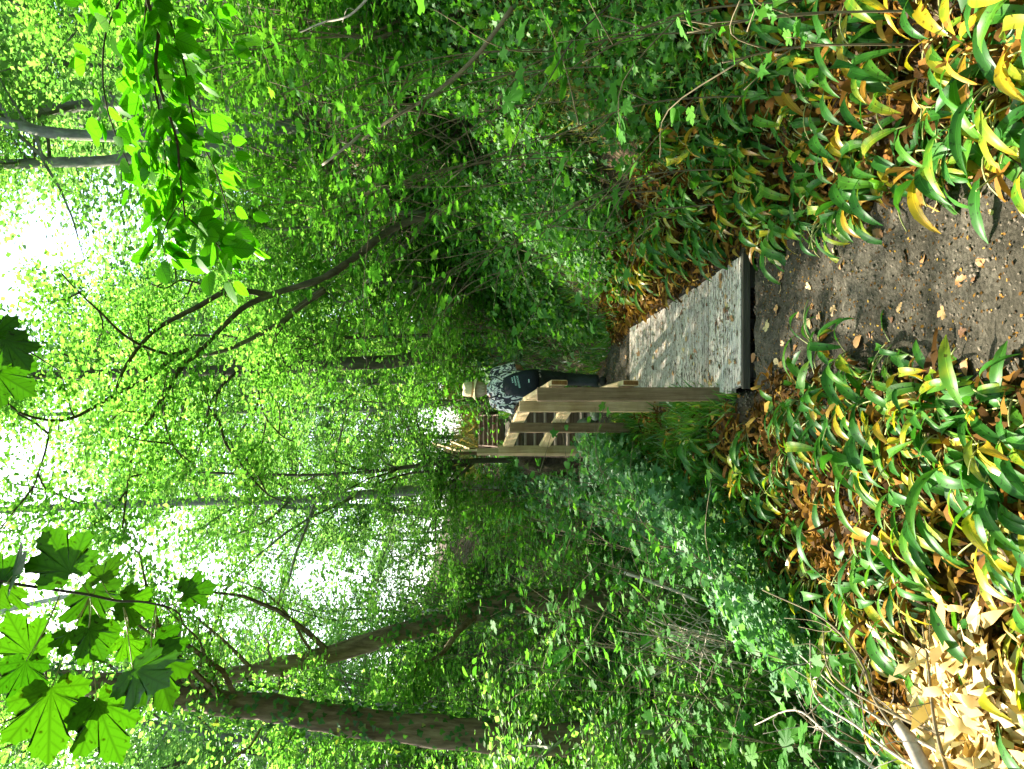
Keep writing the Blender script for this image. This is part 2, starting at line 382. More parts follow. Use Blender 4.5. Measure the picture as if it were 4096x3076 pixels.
def dirt_material(name, a, b, c, fine):
    m, nt, out = new_mat(name)
    tc = N(nt, 'ShaderNodeTexCoord')
    n1 = N(nt, 'ShaderNodeTexNoise'); n1.inputs['Scale'].default_value = 1.6; n1.inputs['Detail'].default_value = 6; n1.inputs['Roughness'].default_value = .6
    n2 = N(nt, 'ShaderNodeTexNoise'); n2.inputs['Scale'].default_value = fine; n2.inputs['Detail'].default_value = 8; n2.inputs['Roughness'].default_value = .8
    vo = N(nt, 'ShaderNodeTexVoronoi'); vo.inputs['Scale'].default_value = fine * 2.2
    for n in (n1, n2, vo): nt.links.new(tc.outputs['Object'], n.inputs['Vector'])
    s = math_node(nt, 'ADD', math_node(nt, 'MULTIPLY_ADD', n2.outputs[0], .85, math_node(nt, 'MULTIPLY', n1.outputs[0], .55)), -.12)
    cr = ramp(nt, s, [(.38, a), (.56, b), (.72, c), (.82, tuple(min(1, k * 2.2) for k in c))])
    bs = N(nt, 'ShaderNodeBsdfPrincipled'); nt.links.new(cr.outputs[0], bs.inputs['Base Color']); bs.inputs['Roughness'].default_value = .92
    bs.inputs['Specular IOR Level'].default_value = .15
    h = math_node(nt, 'MULTIPLY_ADD', vo.outputs[0], -.5, n2.outputs[0])
    bp = N(nt, 'ShaderNodeBump'); bp.inputs['Strength'].default_value = .9; bp.inputs['Distance'].default_value = .02
    nt.links.new(h, bp.inputs['Height']); nt.links.new(bp.outputs[0], bs.inputs['Normal'])
    nt.links.new(bs.outputs[0], out.inputs[0])
    return m
M['soil'] = dirt_material('woodland_soil', (.022, .016, .010), (.06, .044, .028), (.12, .085, .05), 16)
M['path'] = dirt_material('trodden_path_soil', (.019, .018, .012), (.050, .046, .034), (.105, .098, .077), 26)
M['clod'] = solid_material('clod_soil', [(.3, (.06, .048, .035)), (.7, (.17, .145, .11))], scale=(40, 40, 40), bump=.3)
M['rock'] = solid_material('mossy_stone', [(.3, (.12, .125, .10)), (.5, (.22, .23, .20)), (.7, (.36, .37, .34))], scale=(9, 9, 9), bump=.6, second=(4, [(.4, (.5, .8, .35)), (.6, (1, 1, 1))]))

# ------------------------------------------------------------------ terrain
def interp(y, pts):
    xs, ys = zip(*pts); return np.interp(y, xs, ys)
ZP = [(-30, 0), (4.7, -.03), (5.0, -.02), (5.2, .03), (5.45, .05), (7.8, .35), (8.3, .39), (9.2, .42), (10.35, .50), (12.4, 1.50), (19.6, 1.76), (21.2, 2.52), (30, 3.2), (60, 5.5), (140, 10)]
XC = [(-30, .3), (2, .36), (3.5, .44), (5.2, .45), (8, .28), (9.2, -.12), (10.5, -.62), (12.3, -.75), (19.5, -1.22), (21, -1.25), (40, -3), (140, -6)]
HW = [(-30, .35), (2, .30), (3.5, .40), (5, .44), (8, .34), (10, .44), (140, .44)]
def sm(t, a, b):
    u = np.clip((t - a) / (b - a), 0, 1); return u * u * (3 - 2 * u)
def noise2(x, y, s=0):
    return (np.sin(x * 1.7 + 1.3 * s + np.sin(y * 1.1 + s)) * np.sin(y * 1.9 - .7 * s + np.sin(x * 1.3)) +
            .5 * np.sin(x * 4.1 + y * 2.3 + s) * np.sin(y * 3.7 - x * 1.9) + .25 * np.sin(x * 9.1 - y * 5.3) * np.sin(y * 8.3 + x * 6.1 + s))
def deck_x(y):
    return np.interp(y, [5.1, 7.82], [-.06, -.07]), np.interp(y, [5.1, 5.5, 6.79, 7.82], [.87, .82, .67, .58])
def height(x, y):
    x = np.asarray(x, float); y = np.asarray(y, float)
    zp = interp(y, ZP); xc = interp(y, XC); hw = interp(y, HW)
    s = x - xc - hw; t = xc - hw - x
    k = np.interp(y, [0, 2.2, 3.5, 5, 7, 12, 25, 60], [.10, .18, .34, .62, .88, .82, .45, .2])
    sp = np.where(s > .35, (s - .35) + .12, .12 * sm(s, -.05, .5) + 0 * s) * (s > 0)
    sat = np.where(sp > 7, 7 + (sp - 7) * .3, sp)
    z = zp + k * sat
    gl = np.interp(y, [0, 4, 10, 16, 22, 40, 140], [-1.2, -1.35, -1.15, -.3, 1.0, 2.5, 8])
    gul = gl + .42 * np.maximum(0, -x - 3.6) - .17 * np.maximum(0, -x - 9)
    edge = np.interp(y, [0, 3, 4.2, 5.5, 8, 10, 20], [2.0, 1.6, 1.1, .85, .50, .30, .5])
    w = sm(t, edge, edge + 1.9)
    z = z * (1 - w) + gul * w
    z = z - .10 * sm(t, .1, edge) * (y < 30)
    amp = np.interp(np.minimum(np.abs(s), np.abs(t)), [0, .6, 3], [.012, .04, .12])
    onp = (s < 0) & (t < 0)
    z = z + np.where(onp, .010, amp) * noise2(x * 1.5, y * 1.5, 2)
    z = z + .011 * noise2(x * 6, y * 6, 5) + .004 * noise2(x * 17, y * 17, 9)
    dl, dr = deck_x(y)
    mask = sm(x, dl - .01, dl + .05) * (1 - sm(x, dr - .04, dr + .03)) * sm(y, 4.98, 5.06) * (1 - sm(y, 7.7, 7.85))
    z = z - .17 * mask
    for ya, yb, dz in ((10.45, 12.2, .22), (19.7, 21.0, .22)):     # hollow below the stairs
        z = z - dz * sm(y, ya, ya + .25) * (1 - sm(y, yb - .1, yb + .1)) * (np.abs(x - xc) < .55)
    return z

def lines(segs):
    out = []
    for a, b, st in segs: out.append(np.arange(a, b, st))
    return np.unique(np.round(np.concatenate(out), 4))
gx = lines([(-90, -20, 6), (-20, -8, 1.0), (-8, -2.2, .25), (-2.2, 2.8, .045), (2.8, 8, .25), (8, 20, 1.0), (20, 91, 6)])
gy = lines([(-30, 0, 3), (0, 1.6, .2), (1.6, 9, .045), (9, 14, .1), (14, 24, .3), (24, 60, 1.2), (60, 141, 8)])
GX, GY = np.meshgrid(gx, gy)
GZ = height(GX, GY)
def grid_mesh(name, X, Y, Z, mat):
    ny, nx = X.shape
    V = np.stack([X, Y, Z], -1).reshape(-1, 3)
    i = np.arange(ny - 1)[:, None] * nx + np.arange(nx - 1)[None, :]
    i = i.ravel()
    T = np.concatenate([np.stack([i, i + 1, i + nx + 1], 1), np.stack([i, i + nx + 1, i + nx], 1)])
    return tri_mesh(name, V, T, mat, smooth=True)
xcg, hwg = interp(GY, XC), interp(GY, HW)
inpath = (np.abs(GX - xcg) < hwg + .05)
g = link('ground', grid_mesh('ground', GX, GY, GZ - np.where(inpath, .02, 0), M['soil']))
tag(g, kind='structure')
# the trodden path, a sheet just above the ground
py = lines([(0.3, 9.6, .035), (9.6, 10.5, .1)])
pu = np.linspace(-1, 1, 40)
PU, PY = np.meshgrid(pu, py)
edge_n = .10 * np.sin(PY * 5.1) + .06 * np.sin(PY * 13.3 + 1) + .03 * np.sin(PY * 31)
PX = interp(PY, XC) + PU * (interp(PY, HW) + .10 + edge_n)
PZ = height(PX, PY) + .008 - .03 * np.clip((np.abs(PU) - .88) / .12, 0, 1)
tag(link('path', grid_mesh('path', PX, PY, PZ, M['path'])), kind='structure')
# landing between the two flights
py = lines([(12.3, 19.75, .12)])
PU, PY = np.meshgrid(np.linspace(-1, 1, 14), py)
PX = interp(PY, XC) + PU * (interp(PY, HW) + .05 * np.sin(PY * 3))
PZ = height(PX, PY) + .010 - .03 * np.clip((np.abs(PU) - .8) / .2, 0, 1)
tag(link('upper_path', grid_mesh('upper_path', PX, PY, PZ, M['path'])), kind='structure')
def gz(x, y): return float(height(x, y))

# ------------------------------------------------------------------ boardwalk
dk = empty('boardwalk', (0.4, 5.1, 0.0))
tag(dk, 'short weathered boardwalk of grey grooved planks beside the nearest fence post', 'boardwalk')
sl = .12
def zdeck(y): return .05 + sl * (y - 5.1)
nb = 19; pitch = (7.82 - 5.1) / nb
for i in range(nb):
    ya = 5.1 + i * pitch; yb = ya + pitch - .010
    la, ra = deck_x(ya); lb, rb = deck_x(yb)
    j = rng.normal(0, .004, 4); dz = rng.normal(0, .0018)
    if i == 0: la += .055; lb += .03
    mb = MB()
    # profile with three shallow grooves across the width
    prof = [(0, -.032), (0, -.004), (.05, 0)]
    for g0 in (.22, .47, .72):
        prof += [(g0, 0), (g0 + .02, -.005), (g0 + .06, -.005), (g0 + .08, 0)]
    prof += [(.95, 0), (1, -.004), (1, -.032)]
    V = []; n = len(prof)
    for side in (0, 1):
        for u, h in prof:
            y = ya + (yb - ya) * u
            x = (la + (lb - la) * u + j[0]) if side == 0 else (ra + (rb - ra) * u + j[1])
            V.append((x - .4, y - 5.1, zdeck(y) + h + dz))
    fs = [(k, k + 1, n + k + 1, n + k)[::-1] for k in range(n - 1)] + [(n - 1, 0, n, 2 * n - 1)[::-1]]
    fs += [tuple(range(n)), tuple(range(n, 2 * n))[::-1]]
    mb.add(V, fs)
    mb.obj('plank', M['deck'], dk)
mb = MB(); box(mb, (.03, -.014 + -.012, .018), (.92, .04, .052), bev=.004); mb.obj('edge_board', M['beam'], dk)
for xx, w in ((-.27, .17), (.34, .16)):
    mb = MB(); box(mb, (xx, .06, -.06), (w, .14, .11), bev=.005); mb.obj('bearer', M['beam'], dk)
for xx in (-.35, .02):
    mb = MB()
    R = np.array([[1, 0, 0], [0, 1, 0], [0, sl, 1]])
    box(mb, (xx, 1.36, .10), (.07, 2.5, .07), R); mb.obj('joist', M['beam'], dk)

# ------------------------------------------------------------------ fence along the path
fe = empty('path_fence', (-.07, 5.45, 0))
tag(fe, 'timber post and rail fence curving left beside the boardwalk and walker', 'fence')
org = np.array([-.07, 5.45, 0])
def post(par, og, X0, Y0, d, w, rot, mat, zb=None, top_cut=.0):
    p = P(X0, Y0, d)
    zb = gz(p[0], p[1]) - .45 if zb is None else zb
    h = p[2] - zb
    c, s = math.cos(rot), math.sin(rot)
    mb = MB(); box(mb, (0, 0, 0), (w, w, h), np.array([[c, -s, 0], [s, c, 0], [0, 0, 1]]), bev=.004)
    o = mb.obj('post', mat, par); o.location = (p[0] - og[0], p[1] - og[1], zb + h / 2 - og[2])
    return p
posts = [(2148, 1578, 5.5, .098, .10, M['post']), (2077, 1627, 7.0, .098, .10, M['post_new']),
         (2038, 1711, 7.9, .098, .16, M['post']), (1995, 1803, 8.8, .098, .42, M['post_new'])]
for a in posts: post(fe, org, *a)
def rail(par, og, A, B, hgt, thk, mat, endcap=False, name='rail'):
    """A and B are the middle of the top edge"""
    A = np.asarray(A); B = np.asarray(B); L = np.linalg.norm(B - A)
    d = unit(B - A); side = unit(np.cross(d, [0, 0, 1])); up = np.cross(side, d)
    R = np.stack([side, d, up], 1)
    mb = MB(); box(mb, (0, 0, -hgt / 2), (thk, L, hgt), None, bev=.005)
    o = mb.obj(name, [mat, M['end_grain']], par)
    for p_ in o.data.polygons:
        if abs(p_.normal.y) > .9: p_.material_index = 1
    o.matrix_local = Matrix.Translation(Vector((A + B) / 2 - og)) @ Matrix(R.tolist()).to_4x4()
    return o
top = [P(2204, 1530, 5.42), P(2092, 1597, 6.98), P(2050, 1683, 7.86), P(2012, 1781, 8.78)]
low = [P(2491, 1531, 5.42), P(2262, 1597, 6.98), P(2213, 1683, 7.86), P(2158, 1781, 8.78)]
for seq in (top, low):
    for i in range(3):
        A, B = seq[i], seq[i + 1]
        e = unit(B - A) * .0
        rail(fe, org, A + e, B + unit(B - A) * (.0 if i < 2 else .06), .122, .040, M['rail'])

f2 = empty('upper_fence', (-1.0, 11.5, 1.0))
tag(f2, 'distant timber handrail with two rails climbing beside the upper flight of steps', 'fence')
o2 = np.array([-1.0, 11.5, 1.0])
post(f2, o2, 1908, 1808, 11.6, .085, .5, M['post_new'])
post(f2, o2, 1812, 1811, 14.2, .075, .1, M['post'])
post(f2, o2, 1778, 1804, 19.2, .10, .1, M['post_new'])
post(f2, o2, 1727, 1785, 22.5, .10, .1, M['post_new'])
rail(f2, o2, P(1930, 1800, 11.6), P(1822, 1803, 14.2), .10, .035, M['rail'])
rail(f2, o2, P(2000, 1795, 11.6), P(1880, 1800, 14.2), .10, .035, M['rail'])
rail(f2, o2, P(1822, 1801, 14.2), P(1730, 1772, 22.4), .11, .04, M['rail'])
rail(f2, o2, P(1878, 1796, 14.2), P(1800, 1765, 22.4), .11, .04, M['rail'])

# ------------------------------------------------------------------ the two flights of steps
def stairs(name, label, xa, xb, ys, zs, taper=0.0):
    st = empty(name, ((xa + xb) / 2, ys[0], zs[0] - .3)); tag(st, label, 'steps')
    og = np.array([(xa + xb) / 2, ys[0], zs[0] - .3])
    for i, (y, z) in enumerate(zip(ys, zs)):
        zl = zs[i - 1] if i else z - .22
        cx = (xa + xb) / 2 - taper * (y - ys[0]) + rng.normal(0, .004); w = xb - xa
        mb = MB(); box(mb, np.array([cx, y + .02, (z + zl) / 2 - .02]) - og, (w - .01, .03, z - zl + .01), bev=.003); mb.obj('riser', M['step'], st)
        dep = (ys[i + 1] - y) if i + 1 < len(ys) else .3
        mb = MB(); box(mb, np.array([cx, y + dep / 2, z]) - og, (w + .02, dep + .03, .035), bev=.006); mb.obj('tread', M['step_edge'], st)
    for sx in (xa, xb):
        mb = MB(); A = np.array([sx, ys[0], zs[0] - .10]); B = np.array([sx - taper * (ys[-1] - ys[0]), ys[-1], zs[-1] - .10])
        box(mb, (A + B) / 2 - og, (.04, np.linalg.norm(B - A) + .1, .24), np.stack([[1, 0, 0], unit(B - A), np.cross([1, 0, 0], unit(B - A))], 1), bev=.004)
        mb.obj('stringer', M['step'], st)
    return st
stairs('lower_steps', 'dark timber lower flight of steps seen through the fence rails', -1.00, -.24,
       [10.5, 10.8, 11.1, 11.4, 11.7, 12.0, 12.3], [.615, .787, .948, 1.09, 1.237, 1.38, 1.51], taper=.09)
stairs('upper_steps', 'dark timber upper flight of steps farther up the slope', -1.63, -.80,
       [19.7, 20.0, 20.3, 20.6, 20.9], [1.98, 2.11, 2.25, 2.38, 2.51], taper=.05)

# boulders at the foot of the steps
def rock(name, label, c, size, seed, group=None):
    r = np.random.default_rng(seed)
    bm = bmesh.new(); bmesh.ops.create_icosphere(bm, subdivisions=3, radius=1)
    ks = r.normal(size=(5, 3)) * 1.6; ph = r.uniform(0, 6, 5)
    for v in bm.verts:
        p = np.array(v.co); n = sum(math.sin(p @ k + a) for k, a in zip(ks, ph)) * .10
        v.co = Vector(p * (1 + n)) ; v.co = Vector([v.co[i] * size[i] for i in range(3)])
    me = bpy.data.meshes.new(name); bm.to_mesh(me); bm.free(); me.materials.append(M['rock'])
    for p_ in me.polygons: p_.use_smooth = True
    o = link(name, me, loc=tuple(c)); o.rotation_euler = (0, 0, r.uniform(0, 6)); tag(o, label, 'rock', group)
rock('stone', 'larger grey mossy stone at the foot of the lower steps', P(2345, 1735, 9.9), (.17, .14, .13), 3)
rock('stone', 'smaller grey stone beside the fence near the lower steps', P(2385, 1640, 9.2), (.10, .12, .08), 4)

# ------------------------------------------------------------------ leaf templates (x across, y along, z normal)
def tri_fan(outline, center):
    V = [center] + list(outline); n = len(outline)
    T = [(0, i + 1, (i + 1) % n + 1) for i in range(n)]
    return np.array(V, float), np.array(T)
Q_V = np.array([(0, 0, 0), (.34, .42, .07), (0, 1, -.04), (-.34, .42, .07), (0, .45, 0)]); Q_T = np.array([(0, 1, 4), (1, 2, 4), (2, 3, 4), (3, 0, 4)])
R_V = np.array([(0, 0, 0), (.36, .45, .06), (0, 1, 0), (-.36, .45, .06)]); R_T = np.array([(0, 1, 2), (0, 2, 3)])
ivo = [(0, 0, 0), (.32, -.08, .02), (.50, .22, .05), (.26, .42, .03), (0, .95, -.06), (-.26, .42, .03), (-.50, .22, .05), (-.32, -.08, .02)]
I_V, I_T = np.array(ivo), np.array([(0, 1, 2), (0, 2, 3), (0, 3, 4), (0, 4, 5), (0, 5, 6), (0, 6, 7)])

def maple_template(curl=.06):
    # half outline of a sycamore leaf: junction at origin, mid lobe along +y
    h = [(.03, -.02), (.10, -.13), (.20, -.17), (.27, -.10), (.36, -.10), (.42, -.02), (.52, .02), (.47, .10), (.50, .18), (.41, .23), (.38, .30),
         (.42, .32), (.50, .42), (.56, .44), (.53, .52), (.56, .60), (.45, .60), (.38, .66), (.33, .62), (.27, .60), (.21, .60),
         (.21, .68), (.26, .73), (.21, .79), (.22, .85), (.12, .87), (.07, .94)]
    out = [(x, y) for x, y in h] + [(0, 1.02)] + [(-x, y) for x, y in reversed(h)]
    def z(x, y): return curl * (abs(x) * 1.2 - 1.6 * x * x) - .10 * y * y - .05 * math.sin(9 * abs(x)) * y
    o3 = [(x, y, z(x, y)) for x, y in out]
    V, T = tri_fan(o3, (0, .05, 0))
    # a mid ring for shape
    ring = [(x * .5, (y - .05) * .5 + .05) for x, y in out]
    n = len(out)
    V = [(0, .05, 0)] + [(x, y, z(x, y)) for x, y in ring] + o3
    T = [(0, i + 1, (i + 1) % n + 1) for i in range(n)]
    for i in range(n):
        j = (i + 1) % n
        T += [(1 + i, 1 + n + i, 1 + n + j), (1 + i, 1 + n + j, 1 + j)]
    return np.array(V), np.array(T)
MP_V, MP_T = maple_template()
def ovate_template():
    ts = np.linspace(0, 1, 9); V = []; T = []
    for i, t in enumerate(ts):
        w = .40 * math.sin(math.pi * min(1, t ** .75)) ** .8 if 0 < t < 1 else 0
        w *= 1.0 + (.06 if i % 2 else -.05)
        y = t; zc = -.12 * t * t
        V += [(-w, y - .02, zc + .10 * w), (0, y, zc), (w, y - .02, zc + .10 * w)]
    for i in range(8):
        a = 3 * i
        T += [(a, a + 1, a + 4), (a, a + 4, a + 3), (a + 1, a + 2, a + 5), (a + 1, a + 5, a + 4)]
    return np.array(V, float), np.array(T)
OV_V, OV_T = ovate_template()
def small_maple():
    h = [(.0, 0), (.22, -.12), (.48, .02), (.33, .22), (.55, .50), (.20, .50), (.14, .72)]
    out = [(x, y, .05 * abs(x)) for x, y in h] + [(0, 1, -.08)] + [(-x, y, .05 * abs(x)) for x, y in reversed(h[1:])]
    return tri_fan(out, (0, .2, -.01))
SM_V, SM_T = small_maple()

def leaf_mesh(name, V, T, mat, size=1.0): return tri_mesh(name, V * size, T, mat, uv=V[:, :2], smooth=True)
ME = {}
ME['maple'] = leaf_mesh('maple_leaf', MP_V, MP_T, M['maple'])
ME['ovate'] = leaf_mesh('hazel_leaf', OV_V, OV_T, M['hazel'])
ME['smaple'] = leaf_mesh('sapling_leaf', SM_V, SM_T, M['sapling'])
ME['smaple2'] = leaf_mesh('sapling_leaf', MP_V, MP_T, M['sapling'])
ME['sovate'] = leaf_mesh('sapling_leaf', OV_V, OV_T, M['sapling'])

def place_leaf(me, parent, og, pos, d, n, size, name='leaf'):
    d = unit(d); n = unit(np.asarray(n) - d * np.dot(n, d)); x = np.cross(d, n)
    o = bpy.data.objects.new(name, me); COL.objects.link(o); o.parent = parent
    R = Matrix(np.stack([x, d, n], 1).tolist()).to_4x4()
    p = np.asarray(pos) - np.asarray(og)
    o.matrix_local = Matrix.Translation(Vector(p)) @ R @ Matrix.Scale(size, 4)
    return o

# ------------------------------------------------------------------ trees
def grow(r, base_pts, n, f0, f1, length, up=.35, droop=.0):
    """side branches with sub branches; returns list of (pts, r0, r1) and spray centres with outward directions"""
    tubes = []; cen = []; cdir = []
    base = smooth_path(base_pts, 6)
    for i in range(n):
        f = f0 + (f1 - f0) * (i + r.uniform(0, 1)) / n
        k = min(len(base) - 1, int(f * (len(base) - 1)))
        p = base[k]; az = r.uniform(0, 2 * np.pi); L = length * r.uniform(.6, 1.15) * (1.15 - .55 * (f - f0) / max(.01, f1 - f0))
        d = np.array([math.cos(az), math.sin(az), up * r.uniform(.3, 1.6)]); d = unit(d)
        pts = [p]
        for s in range(5):
            d = unit(d + r.normal(0, .16, 3) + np.array([0, 0, .05 - droop])); pts.append(pts[-1] + d * L / 5)
        pts = np.array(pts); tubes.append((pts, .012 + .012 * L, .006))
        for s in range(1, 6):
            for q in range(2):
                dd = unit(pts[s] - pts[s - 1]); sd_ = unit(np.cross(dd, [0, 0, 1])) * (1 if q else -1)
                e = unit(dd * .6 + sd_ * r.uniform(.5, 1.2) + np.array([0, 0, r.normal(0, .25)]))
                l2 = L * .34 * r.uniform(.5, 1.3) * (1.2 - s * .12)
                m1 = pts[s] + e * l2 * .5 + r.normal(0, .04, 3); m2 = pts[s] + e * l2 + np.array([0, 0, -.06 * l2])
                tubes.append((np.array([pts[s], m1, m2]), .006, .002))
                cen += [pts[s] + (m1 - pts[s]) * .6, m1, m2]; cdir += [e, e, e]
        cen.append(pts[-1]); cdir.append(d)
    return tubes, np.array(cen), np.array(cdir)

def leaves_at(r, cen, cdir, per, size, spread=(.22, .22, .05), tmpl=(R_V, R_T)):
    n = len(cen) * per
    pos = np.repeat(cen, per, 0) + r.normal(size=(n, 3)) * np.array(spread)
    d = unit(np.repeat(cdir, per, 0) * .7 + r.normal(size=(n, 3)) * np.array([.7, .7, .25]))
    nr = unit(np.array([0, 0, 1.0]) + r.normal(size=(n, 3)) * .27)
    return scatter(tmpl[0], tmpl[1], pos, d, nr, size * r.uniform(.6, 1.25, n))

def tree(name, label, pts, r0, r1, bark, nbr=16, f0=.3, f1=1.0, length=2.2, per=10, size=.085, seed=0, limbs=(), cat='tree', leafmat='canopy', group=None, up=.35, sides=9, spread=(.22, .22, .05), tmpl=(R_V, R_T)):
    r = np.random.default_rng(seed)
    pts = np.asarray(pts, float); og = pts[0].copy()
    root = empty(name, tuple(og)); tag(root, label, cat, group)
    mb = MB(); sp = smooth_path(pts - og, 6)
    rr = np.linspace(r0, r1, len(sp)); rr[:3] *= np.array([1.45, 1.2, 1.08])
    sides = max(sides, 12 if r0 > .1 else sides); tube(mb, sp, rr * (1 + .05 * r.normal(size=len(rr))), None, sides, .04)
    mb.obj('trunk', bark, root, smooth=True)
    for lp, la, lb in limbs:
        lm = MB(); tube(lm, smooth_path(np.asarray(lp) - og, 5), la, lb, 7, .05); lm.obj('limb', bark, root, smooth=True)
    C, D = [], []; bm_ = MB()
    if nbr:
        tb, c, d = grow(r, pts - og, nbr, f0, f1, length, up)
        for a, b, e in tb: tube(bm_, a, b, e, 4, 0, cap=False)
        C.append(c); D.append(d)
    for lp, la, lb in limbs:
        L = np.linalg.norm(np.asarray(lp)[-1] - np.asarray(lp)[0])
        tb, c, d = grow(r, np.asarray(lp) - og, max(3, int(L * 1.6)), .15, 1.0, .9, .2)
        for a, b, e in tb: tube(bm_, a, b * .6, e * .6, 4, 0, cap=False)
        C.append(c); D.append(d)
    if C:
        C = np.concatenate(C); D = np.concatenate(D)
        bo = bm_.obj('twigs', bark, root); tag(bo, kind='stuff')
        V, T, _ = leaves_at(r, C, D, per, size, spread, tmpl)
        cr = link('crown', tri_mesh('crown', V, T, M[leafmat]), root); tag(cr, kind='stuff')
    return root

def to_ground(pt, dx=0, dy=0):
    p = np.array(pt, float); q = np.array([p[0] + dx, p[1] + dy, gz(p[0] + dx, p[1] + dy) - .15]); return q
def seq(lst, d, d2=None):
    d2 = d if d2 is None else d2
    n = len(lst); return [P(x, y, d + (d2 - d) * i / max(1, n - 1)) for i, (x, y) in enumerate(lst)]

t1 = seq([(1215, 500), (1000, 522), (800, 530), (500, 545), (200, 530), (0, 490), (-500, 470), (-900, 500)], 13)
tree('tree', 'grey trunked tree on the right bank, the nearer the frame edge of a pair', [to_ground(t1[0])] + t1, .13, .08, M['bark_grey'], 16, .66, 1, 2.4, 12, .085, 11)
t2 = seq([(1150, 585), (1000, 600), (800, 600), (600, 622), (400, 645), (200, 650), (0, 655), (-500, 640), (-900, 600)], 14)
tree('tree', 'grey trunked tree on the right bank, nearer the middle of a pair', [to_ground(t2[0])] + t2, .13, .08, M['bark_grey'], 16, .66, 1, 2.4, 12, .085, 12)
t4 = seq([(1880, 1400), (1700, 1425), (1560, 1447), (1300, 1457), (1060, 1477), (700, 1485), (200, 1500), (-500, 1480)], 14)
tree('tree', 'tall brown trunked tree standing on the slope behind the man in the hat', [to_ground(t4[0])] + t4, .15, .08, M['bark'], 20, .5, 1, 2.6, 12, .085, 13)
t5 = seq([(2005, 1334), (1800, 1340), (1560, 1345), (1200, 1355), (900, 1345), (500, 1330)], 12)
tree('young_tree', 'thin brown stemmed young tree on the slope right of the walker', [to_ground(t5[0])] + t5, .035, .02, M['bark'], 12, .3, 1, 1.3, 10, .08, 14)
t6 = seq([(1850, 1608), (1700, 1620), (1530, 1636), (1200, 1640), (700, 1650), (0, 1660)], 21)
tree('tree', 'slim straight grey tree above and behind the upper flight of steps', [to_ground(t6[0])] + t6, .10, .06, M['bark_grey'], 22, .25, 1, 3.0, 12, .10, 15)
t7 = seq([(2010, 1935), (1800, 1950), (1660, 1960), (1430, 1980), (1160, 2000), (700, 2010), (0, 2040), (-500, 2050)], 15)
tree('tree', 'pale grey green smooth trunked tree left of the fence', [to_ground(t7[0])] + t7, .13, .06, M['bark_grey'], 20, .5, 1, 2.6, 12, .09, 16)
t8 = seq([(1935, 1842), (1780, 1850), (1690, 1860), (1475, 1887), (1200, 1900), (800, 1890)], 13)
t8b = [P(1900, 1846, 13), P(1840, 1900, 13), P(1790, 1935, 13.1), P(1700, 1950, 13.2)]
t8c = [P(1880, 1850, 13), P(1780, 1880, 12.9), P(1640, 1893, 12.9), P(1500, 1935, 12.8)]
tree('young_tree', 'dark many stemmed young tree leaning behind the fence end', [to_ground(t8[0])] + t8, .055, .02, M['bark'], 12, .3, 1, 1.6, 11, .08, 17, limbs=[(t8b, .03, .012), (t8c, .035, .015)])
t9 = seq([(2150, 2400), (1950, 2435), (1800, 2480), (1570, 2540), (1380, 2600), (1190, 2650), (800, 2720), (300, 2760), (-400, 2800)], 11.5)
t9b = [P(1900, 2460, 11.4), P(1830, 2530, 11.0), P(1760, 2620, 10.8), P(1650, 2660, 10.6)]
T9 = tree('ivy_clad_tree', 'thick leaning ivy clad tree catching patches of sun left of the path', [to_ground(t9[0])] + t9, .18, .11, M['bark_sunlit'], 16, .6, 1, 2.4, 12, .085, 18, limbs=[(t9b, .06, .02)])
t10 = seq([(2300, 2960), (1900, 2940), (1500, 2900), (1300, 2870), (1080, 2830), (900, 2815), (720, 2780), (400, 2740), (0, 2700), (-400, 2650)], 9)
T10 = tree('tree', 'big dark rough barked leaning trunk at the far left edge', [to_ground(t10[0])] + t10, .20, .13, M['bark_sunlit'], 14, .55, 1, 2.4, 10, .08, 19)
lm = MB(); og9 = np.array(T9.location); tube(lm, smooth_path(np.array([P(-400, 2790, 11.2), P(-330, 2600, 10.9), P(0, 2450, 10.6), P(350, 2370, 10.4), P(480, 2340, 10.3)]) - og9, 5), .05, .022, 8, .04)
lo = lm.obj('limb', M['bark_pale'], T9, smooth=True); lo['label'] = 'pale bare limb high at the left'

